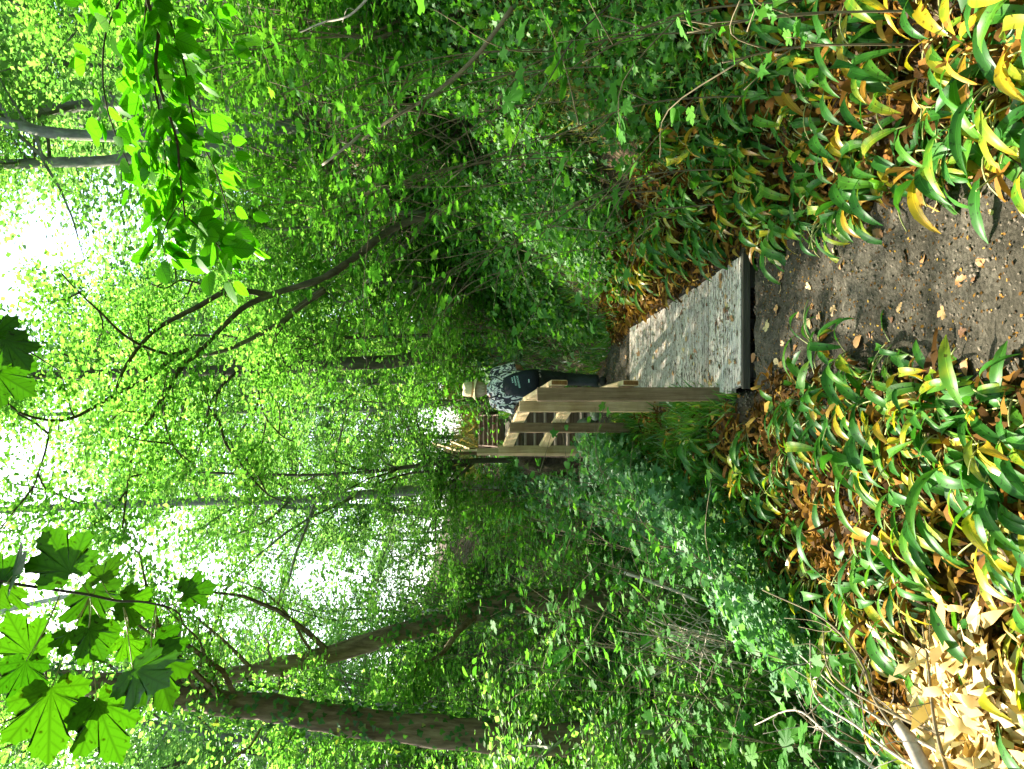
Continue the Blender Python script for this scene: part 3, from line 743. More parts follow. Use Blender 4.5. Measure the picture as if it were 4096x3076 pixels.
# the leaning tree whose dark limbs fan out over the walker
def z151(lst, d0, d1): return [P(x / 1.51, 1000 + y / 1.51, d0 + (d1 - d0) * i / (len(lst) - 1)) for i, (x, y) in enumerate(lst)]
trunk3 = [to_ground((2.35, 9.4, 0))] + [P(1600, 900, 9.3), P(1420, 1030, 9.2), P(1291, 1113, 9.0)] + z151([(1700, 250), (1500, 330), (1380, 430), (1220, 600)], 9.0, 8.8)
limb3 = [
    (z151([(1960, 240), (1800, 350), (1700, 440), (1550, 520), (1380, 600), (1230, 640)], 9.0, 9.3), .045, .02),
    (z151([(1640, 275), (1500, 250), (1380, 240), (1200, 340), (1080, 400), (940, 480), (820, 610), (740, 740), (690, 870)], 9.0, 8.0), .04, .015),
    (z151([(1220, 600), (1100, 700), (1000, 860), (920, 1000), (850, 1100)], 8.8, 8.0), .04, .02),
    (z151([(1130, 600), (1040, 650), (900, 770), (740, 850), (600, 930), (450, 1010), (320, 1030), (140, 990), (0, 890)], 8.8, 6.8), .028, .010),
    (z151([(1080, 630), (980, 620), (840, 570), (720, 490), (620, 390), (480, 260), (370, 140)], 8.7, 7.2), .022, .007),
    (z151([(980, 940), (1000, 1060), (1050, 1190), (1150, 1280)], 8.2, 7.6), .016, .006),
    (z151([(1300, 1000), (1330, 1060), (1370, 1180), (1460, 1300), (1560, 1420), (1640, 1490), (1750, 1530)], 8.6, 8.0), .022, .007),
    (z151([(1560, 660), (1560, 850), (1600, 1000), (1700, 1120), (1780, 1160)], 9.2, 8.8), .018, .006),
    (z151([(800, 1180), (780, 1350), (760, 1500), (740, 1680)], 8.0, 7.5), .016, .008),
    (z151([(1230, 210), (1100, 180), (1000, 230), (900, 200)], 9.0, 8.6), .014, .006),
    (z151([(310, 1035), (280, 1190), (230, 1350), (180, 1500)], 7.3, 7.0), .012, .005),
]
tree('leaning_tree', 'dark leaning tree whose curved limbs fan out above the walker', trunk3, .052, .026, M['bark'], 0, seed=21, limbs=limb3, per=11, size=.07)

# ---- forest beyond: prototype trees copied as individuals
def proto_tree(name, H, r0, nbr, length, per, size, seed, bark, f0=.25):
    r = np.random.default_rng(seed)
    pts = [np.array([0, 0, -.3])]
    for i in range(1, 7): pts.append(np.array([r.normal(0, .12) * i * .6, r.normal(0, .12) * i * .6, H * i / 6]))
    return tree(name, 'x', pts, r0, r0 * .35, bark, nbr, f0, 1, length, per, size, seed, sides=7, leafmat='far_leaf', spread=(.38, .38, .08))
protos = [proto_tree('woodland_tree', 15, .12, 30, 3.2, 14, .155, 101, M['bark_grey'], .14),
          proto_tree('woodland_tree', 18, .14, 34, 3.4, 14, .155, 102, M['bark_grey'], .12),
          proto_tree('woodland_tree', 12, .09, 28, 2.8, 14, .14, 103, M['bark'], .10)]
def copy_tree(src, loc, rz, s, label, group):
    c = src.copy(); COL.objects.link(c); c.location = loc; c.rotation_euler = (0, 0, rz); c.scale = (s, s, s)
    c['label'] = label; c['group'] = group
    for ch in src.children:
        k = ch.copy(); COL.objects.link(k); k.parent = c
    return c
rf = np.random.default_rng(55)
spots = []
def ok(x, y, m):
    return all((x - a) ** 2 + (y - b) ** 2 > m * m for a, b in spots)
# beyond the walker, in and beside the view
for y0, y1, n, m in ((16, 24, 12, 2.6), (24, 36, 22, 3.0), (36, 60, 34, 3.6)):
    k = 0; tries = 0
    while k < n and tries < 800:
        tries += 1
        y = rf.uniform(y0, y1); x = rf.uniform(-.62 * y - 2, .62 * y + 2)
        if abs(x + 1.3) < 1.3 and y < 24: continue
        if not ok(x, y, m): continue
        spots.append((x, y)); k += 1
# beside and behind the camera: mostly unseen trees added to darken the foreground
side = [(-3, -8), (1, -10), (5.5, -3), (-6, -1.5), (6.2, 2.5), (-2, -4.5), (2.5, -3.5), (-9, 7), (-11, 12), (-8.5, 2), (-12, 3), (8, 5), (9.5, 10), (7, 0), (11, 2), (-4, -5), (3, -6), (-9, -4), (8, -5), (-13, 8), (-6.5, 14.5), (5.5, 15)]
nview0 = len(spots)
# clearings through which the sun reaches the ridge, the verge and the boards
patches = [(np.array([-1.4, 2.75, 0]), 3.3), (P(1900, 200, 5.5), 2.8), (P(1100, 2450, 11), 1.8), (P(1900, 2600, 8), 2.2), (P(1500, 2850, 8), 2.0)]
skygaps = [(1000, 2420, .075), (130, 1180, .09), (150, 1420, .05), (300, 780, .045), (900, 1890, .028), (1230, 1730, .018), (1160, 965, .016), (200, 2120, .05), (550, 2150, .03), (700, 2450, .06)]
def in_gap(p, k=1.0):
    d = np.asarray(p, float) - np.array([0, 0, CH])
    for X, Y, w in skygaps:
        if abs(d[0] / d[1] - (1538 - Y) / F) < w * k and abs(d[2] / d[1] + (X - 2048) / F) < w * k: return True
    return False
def shades(x, y):
    for p, rad in patches:
        for hgt in np.arange(3.0, 17, .7):
            q = p + np.array(sdir) / sdir[2] * (hgt - p[2])
            if (q[0] - x) ** 2 + (q[1] - y) ** 2 < rad * rad: return True
    return False
spots = [q for q in spots if not shades(*q) and not (q[1] < 40 and any(in_gap((q[0], q[1], h), .9) for h in (5, 7, 9, 11, 13)))]
nview = len(spots)
spots += [q for q in side if not shades(*q)]
side_txt = ['left of the gully', 'right of the bank']
for i, (x, y) in enumerate(spots):
    pr = protos[i % 3]
    loc = (x, y, gz(x, y) - .1)
    if i < nview:
        grp = 'woodland trees beyond the walker'
        wh = ('far left' if x < -.25 * y else ('left of the fence line' if x < -.02 * y else ('right of the walker' if x < .25 * y else 'far right'))) + (' near the steps' if y < 24 else (' midway upslope' if y < 36 else (' in deep wood' if y < 48 else ' at the back')))
        lab = ['dense crowned woodland tree ', 'tallest kind of woodland tree, grey trunked, ', 'shorter low crowned woodland tree '][i % 3] + wh
    else:
        grp = 'woodland trees added to shade the path'; lab = 'tall woodland tree added to shade the path from the ' + ('left' if x < 0 else 'right') + (' behind the viewer' if y < 1 else ' beside the foreground' if y < 6 else ' farther on')
    s = rf.uniform(.85, 1.15)
    if i < 3:
        pr.location = loc; pr.rotation_euler = (0, 0, rf.uniform(0, 6.28)); pr['label'] = lab; pr['group'] = grp; pr['category'] = 'tree'
    else: copy_tree(pr, loc, rf.uniform(0, 6.28), s, lab, grp)

# ---- young leafy trees that fill the slopes either side
def young(x, y, H, seed, label, group):
    r = np.random.default_rng(seed); z = gz(x, y) - .15
    pts = [np.array([x, y, z])]
    for i in range(1, 6): pts.append(np.array([x + r.normal(0, .07) * i, y + r.normal(0, .07) * i, z + H * i / 5]))
    tree('young_tree', label, pts, .035, .010, M['bark_grey'], int(H * 4.2), .06, 1, 1.15, 9, .078, seed, group=group, sides=6, spread=(.2, .2, .09), tmpl=(SM_V, SM_T) if seed % 2 else (R_V, R_T), cat='young tree')
for i, (x, y, H, w) in enumerate([(-2.4, 25.5, 5.0, 'beyond the top of the upper steps'), (-.3, 26.5, 5.0, 'beyond the man in the hat'), (-4.2, 27, 6.0, 'beyond the upper handrail'),
        (-4.9, 10.6, 6.0, 'far left behind the gully'), (-3.2, 6.6, 3.2, 'low in the gully at the left edge'),
        (4.9, 9.0, 3.6, 'right beside the twin grey trunks'), (2.4, 10.4, 4.0, 'behind the leaning tree'), (1.5, 11.2, 3.6, 'near the thin stemmed tree on the slope'),
        (5.4, 10.8, 5.0, 'at the top of the right bank'), (.6, 15.6, 4.5, 'behind the tall brown trunk')]):
    young(x, y, H, 950 + i, 'leafy young tree ' + w, 'leafy young trees on the slopes')

# ---- undergrowth shrubs
def proto_shrub(name, H, n, per, size, seed, mat, tmpl=(SM_V, SM_T)):
    r = np.random.default_rng(seed)
    root = empty(name); mb = MB(); C = []; D = []
    for i in range(n):
        az = r.uniform(0, 6.28); lean = r.uniform(.15, .6); h = H * r.uniform(.6, 1.1)
        pts = [np.array([r.normal(0, .12), r.normal(0, .12), -.15])]
        for s in range(1, 6): pts.append(pts[0] + np.array([math.cos(az) * lean * h * (s / 5) ** 1.4, math.sin(az) * lean * h * (s / 5) ** 1.4, h * s / 5]) + r.normal(0, .04, 3))
        pts = np.array(pts); tube(mb, pts, .014, .004, 5)
        for s in range(1, 6):
            for q in range(3):
                e = unit(np.append(r.normal(size=2), r.normal(0, .2))); l = r.uniform(.2, .55)
                tube(mb, np.array([pts[s], pts[s] + e * l * .6, pts[s] + e * l + np.array([0, 0, -.04])]), .004, .0015, 3, cap=False)
                C += [pts[s] + e * l * .55, pts[s] + e * l]; D += [e, e]
    st = mb.obj('stems', M['stem'], root)
    V, T, _ = leaves_at(r, np.array(C), np.array(D), per, size, (.13, .13, .05), tmpl)
    tag(link('foliage', tri_mesh('foliage', V, T, M[mat]), root), kind='stuff')
    return root
shr = [proto_shrub('shrub', 2.6, 9, 5, .085, 201, 'sapling_isl'), proto_shrub('shrub', 1.7, 9, 6, .075, 202, 'sapling_isl'), proto_shrub('shrub', 3.4, 11, 6, .09, 203, 'canopy', (R_V, R_T))]
sp2 = []
# hand placed around what the picture shows, then spread
hand = [(-2.9, 6.3, 1), (-3.5, 7.6, 1), (-2.6, 8.6, 1), (-4.4, 9.2, 0), (-3.2, 10.3, 1), (-5.6, 8.0, 0), (-4.9, 11.3, 0), (-2.4, 11.2, 1), (-6.6, 10.6, 2), (-3.6, 12.6, 0), (-5.8, 13.2, 2),
        (-1.9, 13.4, 1), (-2.9, 15.0, 0), (.9, 10.9, 1), (1.6, 11.8, 1), (2.7, 11.0, 0), (.5, 13.2, 1), (3.6, 12.6, 0), (2.2, 14.2, 2), (4.6, 10.6, 1), (5.4, 13.5, 2), (.9, 16.5, 0), (-.1, 18.0, 1),
        (3.4, 7.2, 1), (4.1, 8.6, 0), (2.6, 8.6, 1), (-4.2, 5.2, 1), (-5.2, 6.4, 0), (-6.2, 4.6, 2)]
for h in hand: sp2.append(h)
k = 0
while k < 90:
    y = rf.uniform(14, 34); x = rf.uniform(-.56 * y, .56 * y)
    if abs(x + 1.3) < 1.5 and y < 23: continue
    sp2.append((x, y, int(rf.integers(0, 3)))); k += 1
used = set()
for (x, y, kd) in sp2:
    src = shr[kd]; loc = (x, y, gz(x, y)); rz = rf.uniform(0, 6.28)
    zone = 'in the gully left of the fence' if (x < -1.5 and y < 13) else ('on the bank right of the walker' if (x > 0 and y < 15) else 'on the far slope')
    lab = ['leafy green shrub ', 'low leafy green shrub ', 'tall small leaved shrub '][kd] + zone + (' in front' if y < 9 else ' by the steps' if y < 12 else ' past lower steps' if y < 18 else ' near upper steps' if y < 24 else ' behind') + ('' if y < 12 else ' left' if x < -.2 * y else ' right' if x > .2 * y else ' centre')
    grp = 'shrubs ' + zone
    if kd not in used:
        used.add(kd); src.location = loc; src.rotation_euler = (0, 0, rz); tag(src, lab, 'shrub', grp)
    else:
        c = copy_tree(src, loc, rz, rf.uniform(.8, 1.2) * (1.35 if y > 15 else 1), lab, grp); c['category'] = 'shrub'

# the wood closing the view far behind reads as one mass
rw = np.random.default_rng(900)
nc = 5200
wx = rw.uniform(-38, 38, nc); wy = rw.uniform(34, 62, nc); wz = height(wx, wy) + rw.uniform(0, 1, nc) ** .8 * 21
cw = np.stack([wx, wy, wz], 1); cw = cw[[not in_gap(c) for c in cw]]; nc = len(cw)
V, T, _ = leaves_at(rw, cw, unit(rw.normal(size=(nc, 3))), 16, .34, (.8, .8, .35))
tag(link('distant_wood', tri_mesh('distant_wood', V, T, M['far_leaf'])), kind='stuff')

# ------------------------------------------------------------------ ivy and litter (nobody could count these)
def on_ground(n, xr, yr, keep, r, lift=(.01, .1)):
    x = r.uniform(*xr, n * 3); y = r.uniform(*yr, n * 3); m = keep(x, y); x, y = x[m][:n], y[m][:n]
    z = height(x, y) + r.uniform(*lift, len(x))
    return np.stack([x, y, z], 1)
def sfun(x, y): return x - interp(y, XC) - interp(y, HW)
def tfun(x, y): return interp(y, XC) - interp(y, HW) - x
def gnormal(p, e=.15):
    dzx = (height(p[:, 0] + e, p[:, 1]) - height(p[:, 0] - e, p[:, 1])) / (2 * e)
    dzy = (height(p[:, 0], p[:, 1] + e) - height(p[:, 0], p[:, 1] - e)) / (2 * e)
    return unit(np.stack([-dzx, -dzy, np.ones(len(p))], 1))
def cover(name, n, xr, yr, keep, size, mat, tmpl, seed, lift=(.01, .12), tilt=.45, droop=-.2):
    r = np.random.default_rng(seed)
    p = on_ground(n, xr, yr, keep, r, lift); nn = gnormal(p)
    d = r.normal(size=(len(p), 3)) * np.array([1, 1, .3]) + np.array([0, 0, droop])
    nr = unit(nn + r.normal(size=(len(p), 3)) * tilt)
    V, T, _ = scatter(tmpl[0], tmpl[1], p, d, nr, size * r.uniform(.55, 1.3, len(p)))
    return tag(link(name, tri_mesh(name, V, T, M[mat])), kind='stuff')
patch = lambda x, y, th: noise2(x * .9, y * .9, 4) > th
cover('ivy_carpet', 42000, (.4, 8), (2.2, 14), lambda x, y: (sfun(x, y) > .75 + .35 * np.sin(y * 2.3)) & (x < .62 * y + .8) & (rng.uniform(size=x.shape) < 1.3 - .10 * y), .055, 'ivy', (I_V, I_T), 301)
cover('ivy_carpet', 44000, (-9, -.6), (2.6, 15), lambda x, y: (tfun(x, y) > np.interp(y, [2, 3, 4.2, 6, 9], [2.1, 1.7, 1.2, .9, .4]) + .2 * np.sin(y * 2.1)) & (x > -.62 * y - .8) & patch(x, y, -.45), .055, 'ivy', (SM_V, SM_T), 302, lift=(.02, .25))
cover('slope_ivy', 40000, (-14, 14), (9.2, 30), lambda x, y: ((sfun(x, y) > .15) | (tfun(x, y) > .15)) & (np.abs(x) < .6 * y), .11, 'ivy', (I_V, I_T), 303, lift=(.02, .3))
cover('fallen_litter', 12000, (-10, 10), (1.6, 20), lambda x, y: ((sfun(x, y) > -.05) | (tfun(x, y) > -.05)), .05, 'withered_isl', (Q_V, Q_T), 304, lift=(.005, .03), tilt=.5)
cover('path_crumbs', 5200, (-.6, 1.4), (1.9, 10.3), lambda x, y: (sfun(x, y) < .1) & (tfun(x, y) < .1), .016, 'withered_isl', (Q_V, Q_T), 305, lift=(.010, .016), tilt=.3)
M['nettle'] = leaf_material('undergrowth_leaf', [(0, (.03, .13, .015)), (.6, (.055, .21, .022)), (1, (.11, .28, .03))], trans_gain=2.0, tmix=.45, gloss=.015, rough=.5)
M['cool'] = leaf_material('cool_undergrowth_leaf', [(0, (.04, .15, .045)), (.6, (.07, .23, .075)), (1, (.12, .30, .09))], trans_gain=1.8, tmix=.42, gloss=.02, rough=.5)
cover('bank_undergrowth', 26000, (.5, 7.5), (3.6, 11), lambda x, y: (sfun(x, y) > np.interp(y, [3.4, 4.6, 6, 8, 10], [1.5, 1.0, .6, .25, .1])) & (x < .6 * y + .5) & patch(x * 1.3, y * 1.3, -.5), .062, 'nettle', (SM_V, SM_T), 331, lift=(.03, .45), tilt=.5)
cover('gully_undergrowth', 24000, (-7, -.5), (4.2, 12), lambda x, y: (tfun(x, y) > np.interp(y, [4.2, 6, 9], [1.3, .8, .25])) & (x > -.6 * y) & patch(x * 1.1, y * 1.1, -.35), .075, 'cool', (SM_V, SM_T), 332, lift=(.05, .6), tilt=.35)
# grass tufts and blades beside the fence and round the deck
def blades(name, n, xr, yr, keep, h, seed, w=.006):
    r = np.random.default_rng(seed)
    p = on_ground(n, xr, yr, keep, r, (0, .005))
    tm = np.array([(-1, 0, 0), (1, 0, 0), (-.8, .5, .06), (.8, .5, .06), (0, 1, .28)]); tm[:, 0] *= w / h
    tt = np.array([(0, 1, 3), (0, 3, 2), (2, 3, 4)])
    d = unit(r.normal(size=(len(p), 3)) * .45 + np.array([0, 0, 1.0])); nr = r.normal(size=(len(p), 3)) * np.array([1, 1, .1])
    V, T, _ = scatter(tm, tt, p, d, nr, h * r.uniform(.5, 1.4, len(p)))
    return tag(link(name, tri_mesh(name, V, T, M['grass'])), kind='stuff')
blades('grass', 9000, (-2.2, .3), (5.2, 10.2), lambda x, y: (tfun(x, y) > .02) & (tfun(x, y) < 1.3) & patch(x * 2, y * 2, -.2), .16, 311)
blades('grass', 5000, (-.6, 2.0), (8.0, 13), lambda x, y: (sfun(x, y) > .05) & (sfun(x, y) < 1.6), .15, 312)
blades('grass', 5000, (-2.6, .6), (12.3, 20), lambda x, y: ((sfun(x, y) > -.1) | (tfun(x, y) > -.1)), .2, 313)

M['dry_grass'] = leaf_material('dry_grass_blade', [(0, (.30, .22, .08)), (.6, (.48, .40, .16)), (1, (.22, .30, .06))], trans_gain=1.2, tmix=.35, gloss=.02)
r = np.random.default_rng(320); cB = P(1900, 200, 5.5)
nB = 2600; pB = np.stack([cB[0] + r.normal(0, .38, nB), cB[1] + r.normal(0, .55, nB), np.zeros(nB)], 1); pB[:, 2] = height(pB[:, 0], pB[:, 1])
tm = np.array([(-.02, 0, 0), (.02, 0, 0), (-.016, .5, .06), (.016, .5, .06), (0, 1, .3)]); tt = np.array([(0, 1, 3), (0, 3, 2), (2, 3, 4)])
V, T, _ = scatter(tm, tt, pB, unit(r.normal(size=(nB, 3)) * .7 + np.array([0, 0, .8])), r.normal(size=(nB, 3)) * np.array([1, 1, .1]), .22 * r.uniform(.5, 1.4, nB))
tag(link('dry_grass', tri_mesh('dry_grass', V, T, M['dry_grass'])), kind='stuff')
nC = 2600; pC = np.stack([r.uniform(-4.5, .2, nC), r.uniform(21.6, 26, nC), np.zeros(nC)], 1); pC[:, 2] = height(pC[:, 0], pC[:, 1])  # added dry blades whose yellow stands in for sunlit foliage behind the steps
V, T, _ = scatter(tm, tt, pC, unit(r.normal(size=(nC, 3)) * .6 + np.array([0, 0, .9])), r.normal(size=(nC, 3)) * np.array([1, 1, .1]), .75 * r.uniform(.5, 1.4, nC))
tag(link('sunlit_tone_grass', tri_mesh('sunlit_tone_grass', V, T, M['dry_grass'])), kind='stuff')
# ivy clothing the two leaning trunks
def trunk_ivy(root, pts, rad, n, k0, k1, seed):
    r = np.random.default_rng(seed); sp = smooth_path(np.asarray(pts), 10); L = len(sp)
    k = (r.uniform(k0, k1, n) * (L - 1)).astype(int); a = r.uniform(0, 6.283, n)
    rr = rad * (1.1 + r.uniform(0, .6, n))
    p = sp[k] + np.stack([np.cos(a) * rr, np.sin(a) * rr, r.normal(0, .08, n)], 1)
    nr = np.stack([np.cos(a), np.sin(a), r.normal(.3, .3, n)], 1); d = r.normal(size=(n, 3)) * .4 + np.array([0, 0, -1.0])
    V, T, _ = scatter(I_V, I_T, p, d, nr, .07 * r.uniform(.6, 1.3, n))
    og = np.array(root.location); tag(link('ivy', tri_mesh('ivy', V - og, T, M['ivy']), root), kind='stuff')
trunk_ivy(T9, [to_ground(t9[0])] + t9, .18, 1200, 0, .45, 1)
trunk_ivy(T10, [to_ground(t10[0])] + t10, .19, 1500, .1, .95, 2)

# ------------------------------------------------------------------ strap leaved plants on both sides of the path
def strap_mesh(name, L, W, arch, mats, crumple=0.0, seed=0, stalk=.12, twist=0.0):
    """leaf with its stalk: rises from the origin along +y/+z and arches over"""
    r = np.random.default_rng(seed)
    mb = MB()
    # centre line
    ang = math.radians(58); pts = [np.zeros(3)]; p = np.zeros(3); ns = 4
    for i in range(ns):
        p = p + np.array([0, math.cos(ang), math.sin(ang)]) * stalk / ns; pts.append(p.copy()); ang -= .06
    stem_pts = np.array(pts)
    mb.m = 1; tube(mb, stem_pts, .0042, .0032, 5, cap=False)
    mb.m = 0
    n = 9; V = []; uv = []; tw = 0
    for i in range(n + 1):
        t = i / n
        w = W * .5 * (math.sin(math.pi * min(1, t * .93 + .04)) ** .75) * (1 - .25 * t)
        if i == n: w = .001
        nrm = np.array([0, -math.sin(ang), math.cos(ang)])
        tw += twist / n
        sx = np.array([math.cos(tw), 0, math.sin(tw)])
        fold = .22 * w + crumple * r.normal() * w
        wav = .10 * w * math.sin(i * 1.9 + seed)
        V += [p - sx * w + nrm * (fold + wav), p - sx * w * .5 + nrm * (fold * .45 - crumple * r.normal() * w * .6), p, p + sx * w * .5 + nrm * (fold * .45), p + sx * w + nrm * (fold - wav)]
        for u in (-1, -.5, 0, .5, 1): uv.append((u * w / W, t))
        p = p + np.array([crumple * r.normal() * .012, math.cos(ang), math.sin(ang)]) * L / n
        ang -= arch / n * (1 + .6 * t) + crumple * r.normal() * .25
    fs = []
    for i in range(n):
        for k in range(4):
            a = i * 5 + k; fs.append((a, a + 1, a + 6, a + 5))
    mb.add(V, fs, uv)
    return mb.mesh(name, mats, smooth=True)
G_L = [strap_mesh('leaf', L, W, ar, [M['strap'], M['stalk']], 0, i, st, tw) for i, (L, W, ar, st, tw) in enumerate(
    [(.24, .050, 1.2, .10, .3), (.28, .056, 1.5, .12, -.4), (.21, .046, 1.0, .08, .2), (.31, .054, 1.6, .12, .5), (.26, .044, 1.7, .13, -.3), (.19, .048, .9, .08, 0.1), (.28, .040, 1.3, .15, .6), (.23, .054, .7, .11, -.7)])]
Y_L = [strap_mesh('leaf', L, W, ar, [M['strap_yellow'], M['stalk']], .06, 20 + i, st, tw) for i, (L, W, ar, st, tw) in enumerate(
    [(.26, .042, 1.5, .09, .6), (.30, .048, 1.6, .08, -.6), (.22, .038, 1.3, .09, .9)])]
B_L = [strap_mesh('leaf', L, W, ar, [M['withered'], M['stalk']], .28, 40 + i, st, tw) for i, (L, W, ar, st, tw) in enumerate(
    [(.20, .050, 2.9, .05, 1.0), (.24, .045, 3.2, .04, -1.2), (.17, .055, 2.6, .04, .8), (.26, .05, 3.0, .05, 1.6)])]
def stalk_mesh(L, bend, seed):
    r = np.random.default_rng(seed); p = np.zeros(3); a = 1.1; pts = [p.copy()]
    for i in range(7):
        p = p + np.array([.004 * r.normal(), math.cos(a), math.sin(a)]) * L / 7; pts.append(p.copy()); a -= bend / 7
    mb = MB(); tube(mb, np.array(pts), .0040, .0028, 5); return mb.mesh('stalk', M['stalk'], smooth=True)
ST_L = [stalk_mesh(.22, .7, 1), stalk_mesh(.28, 1.2, 2), stalk_mesh(.18, .4, 3), stalk_mesh(.25, 1.9, 4)]
def strap_plant(x, y, lean_az, kind, r, label, group, big=1.0):
    z = gz(x, y)
    root = empty('leafy_plant', (x, y, z - .005)); tag(root, label, 'plant', group)
    n = {'green': 12, 'mixed': 13, 'withered': 12}[kind]
    for i in range(n):
        az = lean_az + r.normal(0, .48) if r.random() < .86 else r.uniform(0, 6.28)
        u = r.random()
        if kind == 'green': lst = G_L if u < .86 else (Y_L if u < .95 else B_L)
        elif kind == 'mixed': lst = G_L if u < .58 else (Y_L if u < .78 else B_L)
        else: lst = B_L if u < .72 else (Y_L if u < .85 else G_L)
        o = bpy.data.objects.new('leaf', lst[int(r.integers(len(lst)))]); COL.objects.link(o); o.parent = root
        o.location = (r.normal(0, .02), r.normal(0, .02), 0)
        # local +y leans towards az
        o.rotation_euler = (r.normal(-.30, .26), r.normal(0, .25), az - math.pi / 2)
        s = big * r.uniform(.7, 1.08); o.scale = (s, s * r.uniform(.9, 1.15), s)
    for i in range(4):
        o = bpy.data.objects.new('stalk', ST_L[int(r.integers(len(ST_L)))]); COL.objects.link(o); o.parent = root
        o.location = (r.normal(0, .03), r.normal(0, .03), .01)
        o.rotation_euler = (r.normal(-.55, .25), r.normal(0, .3), lean_az + r.normal(0, .9) - math.pi / 2)
    return root
rp = np.random.default_rng(77)
def plant_zone(n, kinds, side, yr, tr, lean, mind, txt, xlim=None):
    pts = []; tries = 0
    while len(pts) < n and tries < 20000:
        tries += 1
        y = rp.uniform(yr[0] ** .7, yr[1] ** .7) ** (1 / .7); t = rp.uniform(*tr)
        if side == 'r': x = float(interp(y, XC) + interp(y, HW)) + t
        else: x = float(interp(y, XC) - interp(y, HW)) - t
        if abs(x) > .56 * y + .15: continue
        if side == 'r' and t > float(np.interp(y, [3.4, 4.6, 6, 8], [1.6, 1.2, .75, .35])): continue
        if 4.9 < y < 8 and -.25 < x < float(deck_x(y)[1]) + .05: continue
        if y < 3.3 and side == 'l' and t < .12: continue
        if 5 < y < 7.3 and side == 'l' and x > -.3: continue
        if side == 'r' and y > 5.0 and t < .26: continue
        if any((x - a) ** 2 + (y - b) ** 2 < mind * mind for a, b in pts): continue
        pts.append((x, y))
        kd = kinds[int(rp.integers(len(kinds)))]
        if side == 'l' and x < -1.0 and y < 3.5 and rp.random() < .6: kd = 'withered'
        nm = {'green': 'green strap leaved plant', 'mixed': 'yellowing strap leaved plant', 'withered': 'withered brown strap plant'}[kd]; side_w = {'r': 'bank side', 'l': 'gully side'}
        band = 'closest to the viewer' if y < 2.7 else ('a step before the boardwalk' if y > 3.9 and y < 5.0 else ('well before the boardwalk' if y < 3.9 else ('level with the boardwalk' if y < 6.6 else 'past the boardwalk middle')))
        lat = 'at the path edge' if t < .3 else ('second row in' if t < .75 else ('third row in' if t < 1.1 else 'farthest from the path'))
        strap_plant(x, y, lean + rp.normal(0, .3), kd, rp, nm + ', ' + side_w[side] + ' ' + lat + ', ' + band, 'strap leaved plants ' + txt, big=rp.uniform(.85, 1.2))
plant_zone(145, ['green', 'mixed', 'green', 'withered', 'mixed'], 'r', (2.0, 8.0), (.02, 1.55), math.radians(242), .11, 'on the bank right of the path')
plant_zone(150, ['green', 'mixed', 'green', 'green', 'withered'], 'l', (2.0, 6.8), (.04, 1.6), math.radians(238), .11, 'on the verge left of the path')
for (X, Y) in [(3250, 1385), (3380, 1430), (3520, 1400), (3460, 1520), (3620, 1540), (3740, 1560), (3860, 1590), (3980, 1600), (3700, 1640), (3830, 1660), (3960, 1680), (3560, 1640), (3330, 1560), (3900, 1760), (3760, 1760), (3620, 1790)]:
    d = CH * F / (X - 2048.0); q = P(X, Y, d)
    strap_plant(q[0], q[1], math.radians(235) + rp.normal(0, .4), 'green' if rp.random() < .75 else 'mixed', rp, 'broad green strap leaved plant spilling onto the left edge of the bare path', 'strap leaved plants spilling onto the path', big=rp.uniform(.8, 1.1))
# collapsed brown leaves between the plants
def dead_mass(name, n, side, yr, tr, seed):
    r = np.random.default_rng(seed)
    y = r.uniform(*yr, n); t = r.uniform(*tr, n)
    t = t * np.interp(y, [3.4, 4.6, 6, 8], [1.0, .75, .5, .25]) if side == 'r' else t
    x = interp(y, XC) + interp(y, HW) + t if side == 'r' else interp(y, XC) - interp(y, HW) - t
    m = np.abs(x) < .6 * y + .2; dl, dr = deck_x(y); m &= ~((y > 4.9) & (y < 7.9) & (x < dr + .03) & (x > dl - .12)); x, y = x[m], y[m]
    p = np.stack([x, y, height(x, y) + r.uniform(.004, .06, len(x))], 1)
    VV, TT, off = [], [], 0
    for kk in range(5):      # five curled strip shapes
        q = np.random.default_rng(seed + kk); tv = []; c = np.zeros(3); a = q.uniform(.2, .6); tw = 0
        for i in range(7):
            w = (.10, .15, .17, .16, .14, .10, .02)[i] * q.uniform(.5, 1.1); tw += q.normal(0, .5)
            sx = np.array([math.cos(tw), 0, math.sin(tw)]) * w / 2
            tv += [c - sx, c + sx + np.array([0, 0, q.normal(0, .02)])]
            c = c + np.array([q.normal(0, .05), math.cos(a), math.sin(a)]) / 6; a -= q.uniform(.1, .55)
        tt = []
        for i in range(6): tt += [(2 * i, 2 * i + 1, 2 * i + 3), (2 * i, 2 * i + 3, 2 * i + 2)]
        sub = p[kk::5]
        d = r.normal(size=(len(sub), 3)) * np.array([1, 1, .2]); nr = unit(r.normal(size=(len(sub), 3)) * .55 + np.array([0, 0, 1]))
        V, T, _ = scatter(np.array(tv), np.array(tt), sub, d, nr, .17 * r.uniform(.45, 1.3, len(sub)))
        VV.append(V); TT.append(T + off); off += len(V)
    V = np.concatenate(VV); T = np.concatenate(TT)
    tag(link(name, tri_mesh(name, V, T, M['withered_isl'])), kind='stuff')
dead_mass('withered_leaves', 6500, 'r', (1.9, 8.5), (.0, 1.7), 401)
dead_mass('withered_leaves', 7000, 'l', (1.9, 8), (.0, 1.9), 402)

